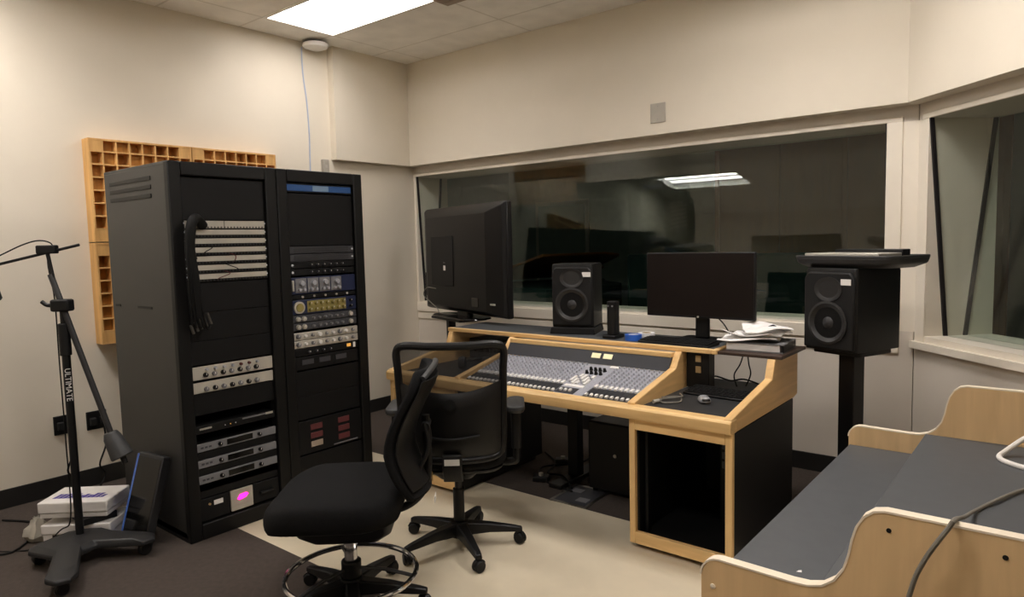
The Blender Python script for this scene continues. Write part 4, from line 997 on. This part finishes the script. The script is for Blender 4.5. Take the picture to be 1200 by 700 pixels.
# ------------------------------------------------------------ right-hand workstation
wsx = (-.672, -.50)
ws = thing('workstation_desk', 'maple workstation with charcoal tops and curved end panels in the right foreground', 'desk', (-.2, 2.25, 0), radians(0))
WO = (-.2, 2.25, 0)
RX = .75
def curve_prof(z0):
    P = [(-.672, z0)]
    r = .045
    for i in range(7):
        a = pi-i*pi/12; P.append((-.672+r+r*cos(a), .758-r+r*sin(a)))
    P.append((-.46, .755))
    for c in ((-.425, .757), (-.395, .766), (-.370, .786), (-.352, .815), (-.342, .85), (-.336, .885), (-.328, .915), (-.314, .940), (-.296, .955), (-.275, .960)): P.append(c)
    P.append((RX, .960)); P.append((RX, z0)); return P
def end_panel(y0, y1):
    e = MB().prism(curve_prof(.0), 'Y', y0, y1).build('end_panel', 'maple', ws, .0015, WO)
    top = curve_prof(.60)[1:-1]
    # cream edge band following the rim
    b = MB(); R = []
    n = len(top)
    for i, (x, z) in enumerate(top):
        a = top[max(0, i-1)]; c = top[min(n-1, i+1)]
        tx, tz = c[0]-a[0], c[1]-a[1]; l = sqrt(tx*tx+tz*tz); nx_, nz_ = -tz/l, tx/l
        R.append([V((x-nx_*.001, y0-.001, z-nz_*.001)), V((x+nx_*.0035, y0-.001, z+nz_*.0035)), V((x+nx_*.0035, y1+.001, z+nz_*.0035)), V((x-nx_*.001, y1+.001, z-nz_*.001))])
    b.loft(R).build('edge_band', 'edge', e, 0, WO, ang=60)
    return e
e1 = end_panel(1.530, 1.555); e2 = end_panel(2.965, 2.990)
for x, z in ((-.268, .924), (-.074, .921)): MB().lathe([(0, -.0012), (.005, -.0012), (.005, .001), (0, .001)], (x, 1.53, z), 'Y', 12).build('screw_hole', 'blk', e1, 0, WO)
MB().lathe([(0, -.003), (.006, -.002), (.007, .001), (0, .001)], (-.642, 1.53, .690), 'Y', 14).build('screw_cap', 'edge', e1, 0, WO)
B('lower_top', 'deskgrey', -.668, -.36, 1.555, 2.965, .655, .680, ws, .003, WO)
B('upper_top', 'deskgrey', -.404, RX-.02, 1.555, 2.965, .742, .765, ws, .003, WO)
B('front_rail', 'blk', -.660, -.640, 1.555, 2.965, .60, .655, ws, .002, WO)
B('riser', 'rackblk', -.39, -.375, 1.555, 2.965, .68, .742, ws, 0, WO)
B('back_panel', 'maple', RX-.02, RX, 1.555, 2.965, .25, .955, ws, .002, WO)
t = thing('paper_scrap', 'tiny white scrap lying on the lower charcoal worktop', 'scrap', (-.505, 1.745, .6805))
MB().poly([(-.006, -.004, 0), (.007, -.002, .001), (.004, .006, .003), (-.003, .004, .001)], [(0, 1, 2, 3)]).build('scrap', 'paper', t)
tag(MB().tube([(.30, 2.60, .772), (.12, 2.63, .772), (-.03, 2.655, .772), (-.12, 2.70, .772), (-.160, 2.755, .773), (-.145, 2.81, .785), (-.09, 2.86, .83), (.0, 2.90, .89), (.10, 2.92, .93)], .0085, 10).build('white_cable', 'wcable'),
    'thick white cable looping on the upper charcoal worktop', 'cable')
tag(MB().tube([(.42, 2.56, .771), (.15, 2.53, .771), (-.02, 2.51, .771), (-.081, 2.449, .772), (-.133, 2.313, .774), (-.178, 2.16, .778), (-.170, 1.86, .866), (-.156, 1.545, .9695), (-.163, 1.506, .963), (-.198, 1.503, .896), (-.221, 1.503, .828), (-.24, 1.505, .70), (-.25, 1.506, .4), (-.25, 1.506, .1)], .0048, 8).build('grey_cable', 'gcable'),
    'thin grey cable crossing the worktop and hanging over the near maple end panel', 'cable')
t = thing('power_adapter', 'small black adapter on the upper worktop where the grey cable starts, at the right edge', 'adapter', (.0, 2.60, .766), radians(20))
B('case', 'blk', -.03, .06, -.03, .03, 0, .028, t, .006); B('badge', 'grey', -.01, .03, -.012, .012, .028, .0288, t)

# ------------------------------------------------------------ things in the tracking room, seen through the glass
t = thing('gobo_panel', 'tall brown wooden screen in the dark room behind the long window, at its right', 'screen', (-2.1, 8.9, 0))
B('board', 'livewood', -1.6, 1.6, 0, .08, .05, 2.75, t, .004)
for k in range(5): B('batten', 'livewood', -1.6+k*.785, -1.54+k*.785, -.03, 0, .05, 2.75, t, .004)
for x in (-1.4, 1.4): B('foot', 'blk', x-.05, x+.05, -.25, .26, 0, .05, t, .004)
t = thing('grand_piano', 'dark teal covered piano with raised brown lid in the room behind the long window', 'piano', (-5.0, 7.0, 0), radians(-15))
def pn(s): return [(x*s, y*s) for x, y in ((-.75, -.75), (.75, -.75), (.75, .2), (.62, .55), (.3, .7), (.0, .8), (-.2, 1.05), (-.5, 1.15), (-.72, 1.0))]
MB().prism(pn(1), 'Z', .65, 1.0).build('case', 'teal', t, .01)
b = MB().prism(pn(1), 'Z', 0, .03); b.move(T(-.75, 0, 1.02) @ Matrix.Rotation(radians(-13), 4, 'Y') @ T(.75, 0, 0)); b.build('lid', 'livewood', t, .005)
B('key_slip', 'blk', -.72, .72, -.95, -.75, .62, .72, t, .01)
for x, y in ((-.6, -.6), (.6, -.6), (-.4, .9)): MB().cyl((x, y, 0), (x, y, .65), .05, .07).build('leg', 'gloss', t)
t = thing('padded_screen', 'dark teal padded screen in the room behind the computer monitor', 'screen', (-2.9, 7.2, 0), radians(10))
B('pad', 'teal', -1.1, .9, 0, .12, .06, 1.35, t, .03); 
for x in (-.9, .7): B('foot', 'blk', x-.05, x+.05, -.2, .3, 0, .06, t, .004)
t = thing('door', 'pale door in the far wall of the room behind the television', 'door', (-6.4, LY-.01, 0))
B('leaf', 'livewall', -.45, .45, -.04, 0, .01, 2.1, t, .003); B('handle', 'steel', .32, .40, -.09, -.04, 1.0, 1.03, t, .004)
B('frame', 'trim', -.52, .52, -.02, .0, .0, 2.17, t, .003)
